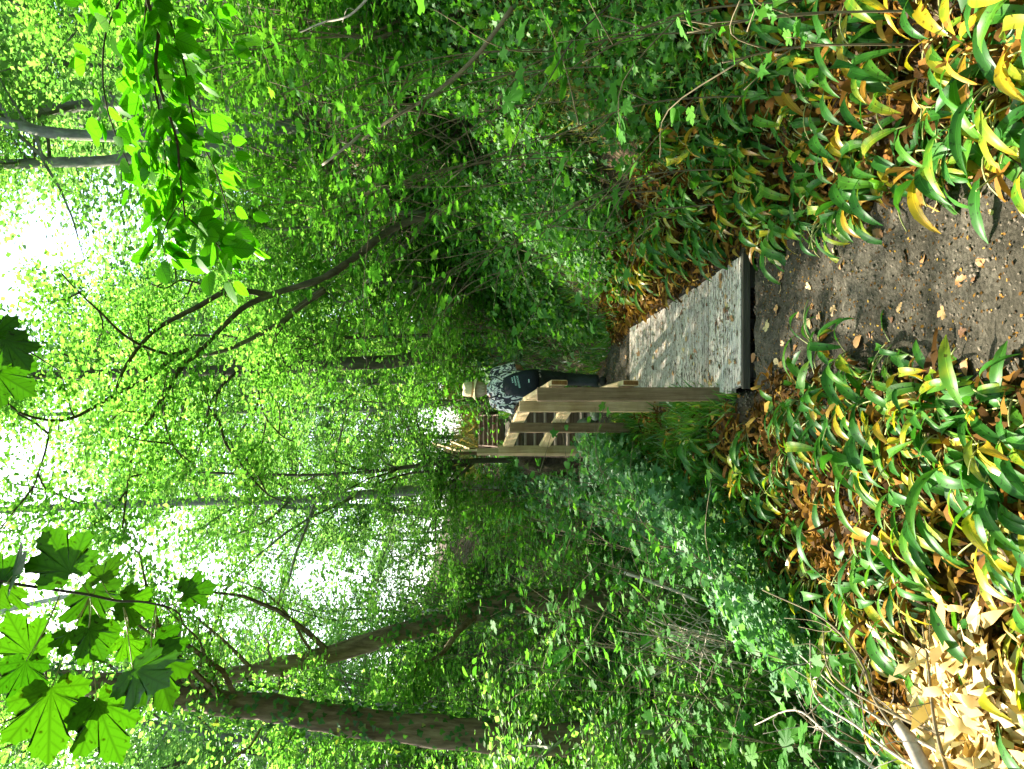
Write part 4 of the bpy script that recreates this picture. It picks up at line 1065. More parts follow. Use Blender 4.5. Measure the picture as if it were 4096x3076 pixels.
# dry litter on the verge lip; sun patch glare put into its pale colour
M['sun_pale'] = leaf_material('sun_patch_litter', [(0, (.28, .17, .06)), (.5, (.55, .40, .16)), (1, (.72, .60, .34))], trans_gain=1.0, tmix=.2, gloss=.01)
r = np.random.default_rng(322); cA = P(3900, 2990, 2.62); nA = 1300
pA = np.stack([cA[0] + r.normal(0, .20, nA), cA[1] + r.normal(0, .20, nA), np.zeros(nA)], 1); pA[:, 2] = height(pA[:, 0], pA[:, 1]) + r.uniform(.02, .13, nA)
lt = np.array([(-.08, 0, 0), (.10, .05, .03), (-.15, .35, .10), (.10, .40, .0), (-.10, .7, .0), (.14, .72, .12), (0, 1.0, -.05)]); ltt = np.array([(0, 1, 3), (0, 3, 2), (2, 3, 5), (2, 5, 4), (4, 5, 6)])
V, T, _ = scatter(lt, ltt, pA, r.normal(size=(nA, 3)) * np.array([1, 1, .3]), unit(r.normal(size=(nA, 3)) * .5 + np.array([0, 0, 1])), .11 * r.uniform(.4, 1.5, nA))
tag(link('sun_patch_litter', tri_mesh('sun_patch_litter', V, T, M['sun_pale'])), kind='stuff')

# ------------------------------------------------------------------ saplings with flat maple-like leaves
def sapling(label, tipX, tipY, d, n, size, mats, seed, spreadx=.45, spreadz=.3, depth=.4, dx=.3, me_keys=('smaple',), group=None):
    """leaves gathered round the point seen at (tipX, tipY), stem rooted in the ground"""
    r = np.random.default_rng(seed)
    c = P(tipX, tipY, d)
    bx, by = c[0] + dx, c[1] + r.uniform(0, .25)
    base = np.array([bx, by, gz(bx, by) - .05])
    root = empty('sapling', tuple(base)); tag(root, label, 'sapling', group)
    mid = (base + c) / 2 + np.array([dx * .25, 0, .1])
    mb = MB(); main = smooth_path(np.array([base, mid, c]), 6); tube(mb, main - base, .0055, .003, 6)
    n = int(n * 1.5)
    L = []
    nt = max(4, n // 6)
    for i in range(nt):
        k = int(len(main) * (.35 + .65 * i / nt)); k = min(k, len(main) - 1)
        e = np.array([r.normal(0, spreadx), r.normal(0, depth), r.normal(0, spreadz)])
        q = c + e; 
        tw = smooth_path(np.array([main[k], (main[k] + q) / 2 + r.normal(0, .04, 3) + np.array([0, 0, .05]), q]), 4)
        tube(mb, tw - base, .004, .0015, 4)
        L.append(tw)
    mb.obj('stem', M['stem'], root, smooth=True)
    for i in range(n):
        tw = L[i % nt]; k = int(len(tw) * r.uniform(.35, 1)); k = min(k, len(tw) - 1)
        dr = unit(tw[-1] - tw[0]); sd_ = unit(np.cross(dr, [0, 0, 1])) * (1 if (i // nt) % 2 else -1)
        dd = unit(dr * .4 + sd_ * r.uniform(.3, 1) + np.array([0, 0, r.normal(-.25, .18)]))
        pos = tw[k] + dd * .03 + r.normal(0, .025, 3)
        nr = unit(np.array([r.normal(0, .28), r.normal(-.12, .28), 1]))
        place_leaf(ME[me_keys[i % len(me_keys)]], root, base, pos, dd, nr, size * r.uniform(.65, 1.2))
    return root
S = [
    (1400, 520, 4.9, 26, .11, .5, 'sapling with broad bright leaves catching light on the upper right bank'),
    (1220, 880, 6.0, 30, .11, .6, 'sapling with very bright leaves between the twin trunks and the leaning tree'),
    (1560, 1050, 6.4, 26, .10, .5, 'sapling with bright leaves low before the leaning tree'),
    (2120, 1880, 7.9, 24, .09, -.2, 'sapling hiding bare soil at the far end of the fence'),
    (2230, 2120, 7.0, 34, .09, -.3, 'sapling with bright layered leaves left of the steps'),
    # right bank, eye level and below
    (1190, 420, 5.2, 26, .095, .5, 'sapling with bright flat leaves at eye level in front of the twin grey trunks'),
    (1330, 700, 5.4, 30, .095, .6, 'sapling with bright flat leaves on the right bank, below the twin trunks'),
    (1290, 1050, 6.6, 34, .10, .8, 'sapling with bright lobed leaves hanging before the leaning tree trunk'),
    (1500, 860, 6.0, 30, .09, .6, 'sapling with lobed leaves halfway up the right bank'),
    (1640, 1180, 7.2, 34, .085, .6, 'sapling spreading leaves on the bank right of the brown trunk'),
    (1480, 420, 5.6, 22, .085, .5, 'sapling with small leaves high on the dark right bank'),
    (1800, 700, 5.4, 26, .085, .4, 'sapling on the right bank above the yellowing plants'),
    (2000, 960, 5.6, 30, .085, .4, 'sapling at mid height of the right bank beside the sunlit ridge end'),
    (1900, 1150, 6.8, 28, .08, .4, 'sapling low on the bank between the brown trunk and the boardwalk'),
    (1950, 330, 3.9, 12, .12, .35, 'sapling with long dark leaves crossing the sunlit ridge'),
    (2180, 560, 3.9, 16, .10, .3, 'sapling with dark lobed leaves below the sunlit ridge'),
    (2330, 250, 3.4, 14, .09, .3, 'sapling with large lobed leaves low at the right frame edge'),
    (2270, 830, 4.6, 24, .085, .3, 'sapling with drooping narrow leaves beside the sunlit patch'),
    (2420, 950, 5.0, 24, .08, .25, 'low sapling above the plants right of the boardwalk'),
    (2750, 130, 2.7, 7, .07, .1, 'small lobed seedling among yellow leaves at the right frame edge'),
    (2890, 250, 2.8, 7, .06, .1, 'second small lobed seedling among the yellow leaves on the right bank'),
    # left side
    (2180, 2000, 7.4, 34, .085, -.3, 'sapling with pale leaves just left of the fence'),
    (2330, 1900, 7.0, 30, .085, -.2, 'low sapling with pale leaves against the fence foot'),
    (2200, 2280, 6.6, 44, .095, -.4, 'sapling with layered blue green leaves over the gully'),
    (2100, 2450, 6.4, 40, .095, -.4, 'sapling with layered leaves in front of the ivy clad trunk'),
    (2400, 2250, 6.0, 38, .09, -.3, 'sapling with dense pale leaves above the brushwood'),
    (2350, 2560, 5.8, 40, .09, -.3, 'sapling with flat pale leaves over the dark hollow'),
    (2050, 2650, 6.0, 34, .09, -.4, 'sapling with drooping pale leaves left of the dark hollow'),
    (2560, 2650, 5.0, 26, .085, -.3, 'sapling beside the brushwood pile with flat pale leaves'),
    (2620, 2850, 4.8, 24, .085, -.3, 'sapling with pale flat leaves near the left frame edge'),
    (2600, 2150, 5.2, 30, .075, -.2, 'low sapling at the lip of the gully beside withered leaves'),
    (2760, 2260, 4.8, 26, .07, -.2, 'low sapling where the verge drops to the gully'),
    (3180, 2840, 3.6, 16, .09, -.2, 'sapling with broad blue green leaves beside bare twigs'),
    (2500, 1960, 6.2, 26, .07, -.2, 'seedling with pale leaves at the verge behind the nearest post'),
    (2900, 2560, 4.3, 24, .065, -.2, 'low sapling on the shaded slope below the yellow leaves'),
]
for i, (X, Y, d, n, s, dx, lab) in enumerate(S):
    sapling(lab, X, Y, d, n, s, None, 500 + i, spreadx=.075 * d, spreadz=.045 * d, depth=.3, dx=dx, me_keys=(('smaple', 'smaple2') if i % 3 else ('sovate', 'smaple')))

# ------------------------------------------------------------------ hanging hazel branch, upper right of the upright view
def hazel():
    r = np.random.default_rng(600)
    base = P(560, -330, 3.1)
    root = empty('hazel_branch', tuple(base)); tag(root, 'hazel branch with round toothed backlit leaves hanging in from the right', 'branch')
    z = lambda l, d0, d1: np.array([P(x / 1.51, y / 1.51, d0 + (d1 - d0) * i / (len(l) - 1)) for i, (x, y) in enumerate(l)])
    mains = [
        (z([(870, -500), (890, -150), (895, 20), (955, 180), (940, 390), (975, 560), (1030, 720), (1070, 860), (1085, 1040), (1105, 1200), (1120, 1330)], 3.1, 2.75), .009, .003),
        (z([(885, -150), (880, 60), (860, 260), (858, 420)], 3.1, 3.0), .005, .002),
        (z([(940, 390), (930, 500), (960, 660), (985, 830), (1005, 1000), (1015, 1130)], 3.05, 2.9), .005, .002),
        (z([(870, -120), (1000, 60), (1060, 240), (1120, 420), (1150, 640), (1210, 850), (1290, 1000), (1350, 1180), (1470, 1540)], 3.15, 3.0), .005, .002),
        (z([(840, -150), (720, 20), (640, 200), (620, 420), (640, 620), (700, 820), (780, 1000)], 3.15, 2.9), .005, .002),
        (z([(1000, 700), (930, 900), (880, 1100), (860, 1260)], 2.95, 2.8), .004, .0015),
        (z([(1100, 1200), (1020, 1330), (980, 1450), (1010, 1580)], 2.8, 2.75), .003, .0015),
        (z([(1120, -150), (1230, 0), (1330, 150), (1400, 300)], 3.3, 3.2), .005, .002),
        (z([(1120, 1300), (1230, 1400), (1330, 1500), (1380, 1640)], 2.8, 2.75), .003, .0015),
    ]
    twigs = []
    mb = MB()
    for pts, a, b in mains:
        sp = smooth_path(pts, 4); tube(mb, sp - base, a, b, 6); twigs.append(sp)
    mb.obj('main_stem', M['twig'], root, smooth=True)
    for wi, n in zip(range(len(twigs)), (96, 36, 52, 80, 64, 36, 36, 32, 32)):
        sp = twigs[wi]
        for i in range(n):
            k = int((.08 + .92 * (i + r.random()) / n) * (len(sp) - 1))
            t = unit(sp[min(k + 1, len(sp) - 1)] - sp[max(k - 1, 0)])
            e = unit(np.cross(t, [0, .3, 1]) * (1 if i % 2 else -1) + t * .5 + r.normal(0, .35, 3))
            q = sp[k] + e * r.uniform(.02, .13) * (1.2 if wi in (0, 3, 4) else .8)
            s = r.uniform(.06, .108)
            nr = unit(np.array([r.normal(0, .4), r.normal(-.55, .4), .75]))
            dd = unit(e + np.array([-.1, 0, -.35]) + r.normal(0, .2, 3))
            place_leaf(ME['ovate'], root, base, q, dd, nr, s)
hazel()

# ------------------------------------------------------------------ near sycamore branch, upper left of the upright view
def maple_branch():
    Z = 1.58
    base = P(-120, 2050 + 415 / Z, 1.75)
    root = empty('sycamore_branch', tuple(base)); tag(root, 'close sycamore branch with large backlit lobed leaves high at the left', 'branch')
    def zp_(x, y, d): return P(x / Z, 2050 + y / Z, d)
    mb = MB()
    br = np.array([zp_(-190, 415, 1.75), zp_(0, 437, 1.74), zp_(250, 475, 1.72), zp_(560, 520, 1.70), zp_(740, 558, 1.69), zp_(900, 565, 1.68), zp_(1060, 598, 1.67), zp_(1130, 640, 1.67), zp_(1150, 690, 1.67)])
    tube(mb, smooth_path(br, 5) - base, .0042, .0016, 7)
    mb.obj('stem', M['twig'], root, smooth=True)
    # junction, tip target, depth, stalk root index on the branch (None = off the frame)
    L = [((445, 385), (300, 110), 1.66, (570, 520)), ((640, 430), (745, 225), 1.72, (730, 555)), ((778, 560), (1000, 640), 1.78, (760, 560)),
         ((1160, 512), (1375, 455), 1.74, (1060, 598)), ((165, 940), (90, 1260), 1.62, (385, 505)), ((325, 1110), (290, 1570), 1.58, (560, 540)),
         ((612, 1190), (745, 1590), 1.60, (560, 540)), ((840, 990), (1090, 1120), 1.55, (780, 600)), ((200, 905), (40, 640), 1.70, (385, 505)),
         ((560, 730), (660, 950), 1.56, (570, 540)), ((975, 800), (1080, 1010), 1.74, (985, 585)), ((960, 900), (1110, 1260), 1.70, (985, 585)),
         ((20, 440), (-60, 250), 1.74, (100, 450)), ((20, 460), (-40, 650), 1.80, (60, 445)), ((430, 760), (400, 900), 1.60, (560, 560)),
         ((600, 480), (560, 730), 1.80, (560, 520)), ((790, 790), (870, 960), 1.66, (780, 600)), ((640, 700), (500, 960), 1.82, (570, 560)), ((80, 400), (120, 290), 1.7, (100, 445))]
    r = np.random.default_rng(610)
    st = MB()
    for i, (j, t, d, s) in enumerate(L):
        J = zp_(*j, d); Tt = zp_(*t, d + r.normal(0, .03)); S0 = zp_(*s, 1.70)
        midp = (J + S0) / 2 + r.normal(0, .006, 3)
        tube(st, smooth_path(np.array([S0, midp, J]), 4) - base, .0014, .0011, 5)
        dd = Tt - J; sz = np.linalg.norm(dd) / 1.0
        cold = unit(-J + np.array([0, 0, CH]))           # faces roughly down towards the path
        nr = unit(-cold + r.normal(0, .30, 3) + np.array([0, 0, .35]))
        place_leaf(ME['maple'], root, base, J, dd, nr, sz)
    st.obj('leaf_stalks', M['stalk'], root, smooth=True)
    # the second spray, further up
    b2 = P(-130, 1330, 1.9)
    root = empty('sycamore_branch', tuple(b2)); tag(root, 'sycamore twig with three lobed leaves at the top edge of the upright view', 'branch')
    mb = MB(); tube(mb, smooth_path(np.array([P(-130, 1330, 1.9), P(0, 1352, 1.9), P(90, 1392, 1.9), P(170, 1440, 1.9), P(250, 1490, 1.9)]), 4) - b2, .0035, .0012, 6)
    mb.obj('stem', M['twig'], root, smooth=True)
    for (j, t, d) in (((-30, 1345), (60, 1270), 1.88), ((20, 1360), (110, 1470), 1.84), ((-30, 1480), (130, 1575), 1.92), ((-60, 1330), (-10, 1480), 1.9)):
        J = P(*j, d); Tt = P(*t, d); place_leaf(ME['maple'], root, b2, J, Tt - J, unit(J - np.array([0, 0, CH]) + r.normal(0, .3, 3)), np.linalg.norm(Tt - J) * 1.15)
maple_branch()

# ------------------------------------------------------------------ the man in the straw hat
exec_person = True
def skin_mesh(name, chains, mat, parent, sub=2, root=None):
    """chains: list of lists of (point, radius); shared points join"""
    vs = []; es = []; rad = []
    key = {}
    def vid(p, r_):
        k = tuple(round(float(c), 4) for c in p)
        if k not in key: key[k] = len(vs); vs.append(k); rad.append(r_)
        return key[k]
    for ch in chains:
        ids = [vid(p, r_) for p, r_ in ch]
        es += [(a, b) for a, b in zip(ids, ids[1:])]
    me = bpy.data.meshes.new(name); me.from_pydata(vs, es, []); me.update()
    o = bpy.data.objects.new(name, me); COL.objects.link(o)
    sk = o.modifiers.new('Skin', 'SKIN'); sk.use_smooth_shade = True
    if not me.skin_vertices: me.skin_vertices.new()
    for i, r_ in enumerate(rad):
        me.skin_vertices[0].data[i].radius = (r_, r_) if np.isscalar(r_) else r_
        me.skin_vertices[0].data[i].use_root = False
    me.skin_vertices[0].data[0].use_root = True
    ss = o.modifiers.new('Sub', 'SUBSURF'); ss.levels = sub; ss.render_levels = sub
    dg = bpy.context.evaluated_depsgraph_get(); dg.update()
    m2 = bpy.data.meshes.new_from_object(o.evaluated_get(dg)); m2.materials.clear(); m2.materials.append(mat)
    o.modifiers.clear(); o.data = m2
    for p_ in m2.polygons: p_.use_smooth = True
    if parent is not None: o.parent = parent
    return o

def loft(name, rings, mat, parent, seg=28, cap=True):
    """rings: (centre, a (half width x), b (half depth y), tilt) closed super-ellipses"""
    mb = MB(); V = []; n = seg
    for c, a, b in rings:
        for k in range(n):
            t = 2 * math.pi * k / n; ct, st = math.cos(t), math.sin(t)
            e = .8
            V.append((c[0] + a * math.copysign(abs(ct) ** e, ct), c[1] + b * math.copysign(abs(st) ** e, st), c[2]))
    fs = []
    for i in range(len(rings) - 1):
        for k in range(n):
            k2 = (k + 1) % n; fs.append((i * n + k, i * n + k2, (i + 1) * n + k2, (i + 1) * n + k))
    if cap: fs += [tuple(range(n))[::-1], tuple((len(rings) - 1) * n + k for k in range(n))]
    mb.add(V, fs)
    return mb.obj(name, mat, parent, smooth=True)

M['skin'] = solid_material('tanned_skin', [(.3, (.34, .17, .11)), (.7, (.45, .24, .16))], scale=(12, 12, 12), bump=.05, rough=.55)
def shirt_mat():
    m, nt, out = new_mat('floral_shirt_cotton')
    tc = N(nt, 'ShaderNodeTexCoord')
    mp = N(nt, 'ShaderNodeMapping'); mp.inputs['Scale'].default_value = (1, 1, .62); mp.inputs['Rotation'].default_value = (.3, .5, .2); nt.links.new(tc.outputs['Object'], mp.inputs[0])
    n0 = N(nt, 'ShaderNodeTexNoise'); n0.inputs['Scale'].default_value = 21; n0.inputs['Detail'].default_value = 4; n0.inputs['Distortion'].default_value = .9
    nt.links.new(mp.outputs[0], n0.inputs['Vector'])
    c = ramp(nt, n0.outputs[0], [(0, (.025, .022, .045)), (.475, (.035, .03, .05)), (.49, (.34, .34, .42)), (.51, (.84, .80, .84)), (.60, (.86, .84, .86)), (.64, (.16, .15, .22))])
    bs = N(nt, 'ShaderNodeBsdfPrincipled'); nt.links.new(c.outputs[0], bs.inputs['Base Color']); bs.inputs['Roughness'].default_value = .85
    n1 = N(nt, 'ShaderNodeTexNoise'); n1.inputs['Scale'].default_value = 9; n1.inputs['Detail'].default_value = 3; nt.links.new(tc.outputs['Object'], n1.inputs['Vector'])
    bp = N(nt, 'ShaderNodeBump'); bp.inputs['Strength'].default_value = .6; bp.inputs['Distance'].default_value = .05; nt.links.new(n1.outputs[0], bp.inputs['Height']); nt.links.new(bp.outputs[0], bs.inputs['Normal'])
    nt.links.new(bs.outputs[0], out.inputs[0]); return m
M['shirt'] = shirt_mat()
M['trousers'] = solid_material('dark_trousers', [(.3, (.018, .022, .024)), (.7, (.05, .065, .072))], scale=(9, 9, 5), bump=.8, rough=.7)
M['straw'] = solid_material('woven_straw', [(.3, (.62, .50, .28)), (.7, (.85, .75, .50))], scale=(10, 10, 160), bump=.5, rough=.7)
M['hat_band'] = solid_material('red_brown_band', [(.3, (.38, .22, .10)), (.7, (.52, .33, .16))], bump=0)
M['hair'] = solid_material('greying_fair_hair', [(.3, (.30, .22, .13)), (.7, (.66, .58, .46))], scale=(60, 60, 8), bump=.6, rough=.6)
M['pack'] = solid_material('navy_pack_cloth', [(.3, (.006, .009, .018)), (.7, (.014, .019, .032))], scale=(7, 7, 7), bump=.8, rough=.7)
M['print'] = solid_material('pale_teal_print', [(.3, (.45, .72, .75)), (.7, (.62, .85, .86))], bump=0)
M['shoe'] = solid_material('dark_shoe', [(.3, (.02, .018, .016)), (.7, (.05, .045, .04))], bump=.2)

fx, fy = -.03, 9.1
man = empty('person', (fx, fy, gz(fx, fy))); tag(man, 'man in straw hat and black and white patterned shirt walking away past the fence', 'person')
g0 = 0.0
# joint heights (local, metres); he leans forward a little and turns his head to his left
pel = (0.0, 0.0, .90); chest = (-.015, .10, 1.33); nk = (-.02, .125, 1.475); hd = (-.015, .17, 1.60)
hipL, hipR = (-.10, 0, .88), (.10, .02, .88)
kneeL, kneeR = (-.085, .02, .48), (.12, .22, .50)
anL, anR = (-.07, -.10, .10), (.10, .20, .12)
shL, shR = (-.19, .10, 1.38), (.185, .12, 1.385)
elL, elR = (-.265, .02, 1.13), (.255, .06, 1.12)
wrL, wrR = (-.235, .27, 1.02), (.20, .33, 1.03)
def hand_ch(w, d_, up_, sgn):
    w = np.array(w); d_ = unit(d_); s_ = unit(np.cross(d_, up_)); n_ = np.cross(s_, d_)
    palm = w + d_ * .055; ch = [[(tuple(w), .026), (tuple(palm), .033)]]
    for i, (o_, L) in enumerate(((-.030, .062), (-.010, .074), (.011, .068), (.030, .054))):
        b = palm + s_ * o_ + d_ * .028; m_ = b + d_ * L * .5 - n_ * .012; e_ = b + d_ * L * .85 - n_ * .036
        ch.append([(tuple(palm), .033), (tuple(b), .0095), (tuple(m_), .009), (tuple(e_), .0075)])
    b = w + d_ * .03 - s_ * .032 * sgn; m_ = b + d_ * .03 - s_ * .022 * sgn; e_ = m_ + d_ * .026 - n_ * .014
    ch.append([(tuple(w + d_ * .02), .022), (tuple(b), .013), (tuple(m_), .011), (tuple(e_), .009)])
    return ch
chains = [[(pel, (.15, .11)), ((0, .05, 1.12), (.145, .10)), (chest, (.17, .115)), (nk, (.062, .062)), ((-.018, .15, 1.54), (.058, .060)), (hd, (.078, .092)), ((-.012, .18, 1.69), (.070, .082))],
          [(pel, (.15, .11)), (hipL, (.09, .09)), (kneeL, (.058, .058)), (anL, (.038, .040))],
          [(pel, (.15, .11)), (hipR, (.09, .09)), (kneeR, (.058, .058)), (anR, (.038, .040))],
          [(chest, (.17, .115)), (shL, (.062, .062)), (elL, (.043, .043)), (wrL, (.028, .026))],
          [(chest, (.17, .115)), (shR, (.062, .062)), (elR, (.043, .043)), (wrR, (.028, .026))]]
chains += hand_ch(wrL, np.array([.25, 1, -.2]), np.array([0, 0, 1.0]), 1) + hand_ch(wrR, np.array([-.25, 1, -.2]), np.array([0, 0, 1.0]), -1)
skin_mesh('body', chains, M['skin'], man)
# face: nose, ears
mb = MB(); tube(mb, np.array([[-.03, .255, 1.625], [-.034, .285, 1.60], [-.03, .262, 1.578]]), np.array([.010, .017, .012]), None, 8); mb.obj('nose', M['skin'], man, smooth=True)
for sx in (-1, 1):
    mb = MB(); tube(mb, np.array([[sx * .078 - .014, .155, 1.635], [sx * .094 - .014, .148, 1.615], [sx * .080 - .014, .158, 1.578]]), np.array([.010, .017, .008]), None, 8); mb.obj('ear', M['skin'], man, smooth=True)
mb = MB(); tube(mb, np.array([[-.055, .258, 1.553], [-.028, .268, 1.550], [0, .258, 1.553]]), np.array([.004, .007, .004]), None, 6); mb.obj('mouth', M['hat_band'], man, smooth=True)
for sx in (-1, 1):
    mb = MB(); tube(mb, np.array([[sx * .03 - .028 - .012, .252, 1.628], [sx * .03 - .028, .262, 1.629], [sx * .03 - .028 + .012, .252, 1.628]]), np.array([.003, .008, .003]), None, 6); mb.obj('eye', M['shoe'], man, smooth=True)
# clothing
rings = [((.0, .015, .84), .175, .135), ((.0, .015, .845), .20, .15), ((.0, .02, .95), .205, .155), ((0, .04, 1.08), .208, .155), ((-.01, .07, 1.22), .215, .155), ((-.013, .09, 1.32), .222, .148), ((-.016, .105, 1.39), .205, .132), ((-.018, .118, 1.435), .15, .11), ((-.02, .124, 1.47), .088, .082), ((-.02, .128, 1.50), .070, .072)]
o = loft('shirt', rings, M['shirt'], man)
r_ = np.random.default_rng(5)
for v in o.data.vertices:      # folds
    x, y, z = v.co; v.co.y += .010 * math.sin(z * 38 + x * 22) * (z < 1.35); v.co.x += .008 * math.sin(z * 31 + y * 17 + 1) * (z < 1.3)
for s_, e_ in ((shL, elL), (shR, elR)):
    s_ = np.array(s_); e_ = np.array(e_); mb = MB(); q = s_ + (e_ - s_) * .93
    inn = s_ + np.array([-.35 * s_[0], 0, .02])
    tube(mb, smooth_path(np.array([inn, s_, (s_ + q) / 2, q]), 4), np.array([.07, .073, .075, .075, .074, .073, .072, .072, .072, .073, .074, .075, .076])[:13], None, 16); mb.obj('sleeve', M['shirt'], man, smooth=True)
def leg_rings(h, k, a, nm):
    h, k, a = map(np.array, (h, k, a)); pts = smooth_path(np.array([h + np.array([0, 0, .06]), h, (h + k) / 2, k, (k + a) / 2, a]), 4)
    rr = np.interp(np.linspace(0, 1, len(pts)), [0, .2, .4, .6, .8, 1], [.115, .118, .098, .080, .075, .070]); rr *= 1 + .05 * np.sin(np.arange(len(pts)) * 2.1)
    mb = MB(); tube(mb, pts, rr, None, 16, .02); mb.obj(nm, M['trousers'], man, smooth=True)
leg_rings(hipL, kneeL, anL, 'trouser_leg'); leg_rings(hipR, kneeR, anR, 'trouser_leg')
loft('trouser_seat', [((0, 0, .80), .16, .12), ((0, 0, .86), .185, .135), ((0, 0, .93), .175, .13), ((0, .01, .98), .165, .12)], M['trousers'], man)
for a_, rz in ((anL, .1), (anR, -.15)):
    a_ = np.array(a_)
    rg = []
    mb = MB(); tube(mb, np.array([a_ + [0, -.075, -.075], a_ + [0, -.06, -.055], a_ + [0, .02, -.05], a_ + [0, .11, -.068], a_ + [0, .19, -.076], a_ + [0, .215, -.082]]), np.array([.020, .044, .050, .045, .038, .015]), None, 12)
    mb.obj('shoe', M['shoe'], man, smooth=True)
# hair and hat
loft('hair', [((-.015, .13, 1.505), .045, .035), ((-.015, .135, 1.53), .072, .075), ((-.013, .150, 1.57), .092, .098), ((-.012, .158, 1.63), .097, .110), ((-.012, .165, 1.68), .092, .105)], M['hair'], man)
for v in man.children[-1].data.vertices:
    if v.co.y > .2: v.co.y = .2 + (v.co.y - .2) * .25
hx, hy = -.012, .155
prof = [(.128, 1.648), (.148, 1.640), (.150, 1.646), (.130, 1.660), (.098, 1.672), (.097, 1.70), (.092, 1.765), (.086, 1.790), (.070, 1.797), (.035, 1.782), (.0, 1.776)]
mb = MB(); n = 36; V = []
for (rr, z) in prof:
    for k in range(n):
        t = 2 * math.pi * k / n; droop = -.016 * math.cos(2 * t + .4) * max(0, (rr - .10) / .05) if z < 1.665 else 0
        x = hx + rr * .94 * math.cos(t); y = hy + rr * 1.12 * math.sin(t)
        zz = z + droop + (.12 * (y - hy) if z < 1.665 else .16 * (y - hy)) + (-.012 * math.exp(-((x - hx) / .02) ** 2) if z > 1.77 else 0) + .10 * (x - hx) * -.5
        V.append((x, y, zz))
fs = [(i * n + k, i * n + (k + 1) % n, (i + 1) * n + (k + 1) % n, (i + 1) * n + k) for i in range(len(prof) - 1) for k in range(n)]
fs += [tuple(range(n))]
mb.add(V, fs); mb.obj('hat', M['straw'], man, smooth=True)
mb = MB(); V = []
for (rr, z) in ((.1005, 1.674), (.1015, 1.698)):
    for k in range(n):
        t = 2 * math.pi * k / n; x = hx + rr * .94 * math.cos(t); y = hy + rr * 1.12 * math.sin(t); V.append((x, y, z + .14 * (y - hy) - .05 * (x - hx)))
mb.add(V, [(k, (k + 1) % n, n + (k + 1) % n, n + k) for k in range(n)]); mb.obj('hat_band', M['hat_band'], man, smooth=True)
# backpack: a thing of its own, worn on his back
man.rotation_euler = (0, 0, math.radians(6))
bp = empty('backpack', tuple(man.location), math.radians(6)); tag(bp, 'navy blue drawstring backpack with pale teal print on the walking man', 'backpack')
rings = [((.03, -.135, .865), .10, .03), ((.03, -.145, .875), .150, .062), ((.03, -.150, .94), .168, .080), ((.025, -.135, 1.06), .160, .078), ((.02, -.105, 1.18), .135, .062), ((.01, -.07, 1.27), .105, .040), ((.005, -.045, 1.305), .07, .02)]
o = loft('bag', rings, M['pack'], bp, seg=24)
for v in o.data.vertices: v.co.y += .006 * math.sin(v.co.x * 60 + v.co.z * 9) * (1 if v.co.z > 1.1 else .4)
for sx in (-1, 1):
    mb = MB(); tube(mb, smooth_path(np.array([[sx * .06, -.05, 1.29], [sx * .12, -.02, 1.40], [sx * .13, .10, 1.475], [sx * .14, .22, 1.38], [sx * .19, .18, 1.1], [sx * .17, -.05, .93]]), 4), .009, .009, 6); mb.obj('strap', M['pack'], bp, smooth=True)
# the print: three short pale lines too small to read, and a tag below
def on_bag(x, z):
    ys = np.interp(z, [.875, .94, 1.06, 1.18, 1.27], [-.207, -.230, -.213, -.167, -.11]); return ys - .004
mb = MB(); rt = np.random.default_rng(9)
for (x0, x1, z, h) in ((.035, .085, 1.175, .020), (.0, .105, 1.142, .026), (-.03, .105, 1.106, .028)):
    x = x0
    while x < x1:
        w = rt.uniform(.008, .014); zz = z + (x - .04) * .22
        for (ax, bx, az, bz) in ((0, .3, 0, 1), (0, 1, .8, 1), (0, 1, 0, .2)) if rt.random() < .5 else ((.7, 1, 0, 1), (0, .3, 0, 1), (0, 1, .4, .6)):
            a, b, c_, d_ = x + ax * w, x + bx * w, zz + az * h * .8, zz + bz * h * .8
            mb.add([(a, on_bag(a, c_), c_), (b, on_bag(b, c_), c_), (b, on_bag(b, d_), d_), (a, on_bag(a, d_), d_)], [(0, 1, 2, 3)])
        x += w + .004
mb.add([(.03, on_bag(.03, .985) - .001, .985), (.07, on_bag(.07, .985) - .001, .987), (.07, on_bag(.07, .997) - .001, .999), (.03, on_bag(.03, .997) - .001, .997)], [(0, 1, 2, 3)])
mb.obj('print', M['print'], bp)

# ------------------------------------------------------------------ brushwood, fallen branches, bare twigs
def twig_obj(name, label, pts, a, b, mat, cat='branch', side=0, seed=0, group=None):
    r = np.random.default_rng(seed); og = np.asarray(pts[0], float)
    mb = MB(); sp = smooth_path(np.asarray(pts) - og, 5); tube(mb, sp, a, b, 7, .08)
    for i in range(side):
        k = int(r.uniform(.25, .95) * (len(sp) - 1)); L = np.linalg.norm(sp[-1] - sp[0]) * r.uniform(.12, .3)
        e = unit(unit(sp[-1] - sp[0]) + r.normal(0, .6, 3))
        q = np.array([sp[k], sp[k] + e * L * .5 + r.normal(0, .02, 3), sp[k] + e * L + r.normal(0, .04, 3)])
        tube(mb, smooth_path(q, 3), max(.0015, b * .9), .001, 4)
    o = mb.obj(name, mat, None, smooth=True); o.location = tuple(og); tag(o, label, cat, group)
    return o
twig_obj('bare_branch', 'long bare branch rising diagonally across the right bank', [P(2050, 30, 4.4), P(1900, 230, 4.6), P(1740, 370, 4.8), P(1560, 480, 5.0), P(1450, 560, 5.2)], .014, .010, M['stem'], side=4, seed=1)
twig_obj('bare_branch', 'pale bare stick between saplings below the twin trunks', [P(1440, 540, 5.2), P(1380, 590, 5.2), P(1290, 660, 5.3)], .011, .008, M['dead_twig'], side=1, seed=2)
twig_obj('bare_branch', 'thin pale stick at the upper edge of the right bank', [P(1520, -60, 6.0), P(1400, 60, 6.2), P(1290, 90, 6.4), P(1200, 130, 6.5)], .012, .006, M['dead_twig'], side=2, seed=3)
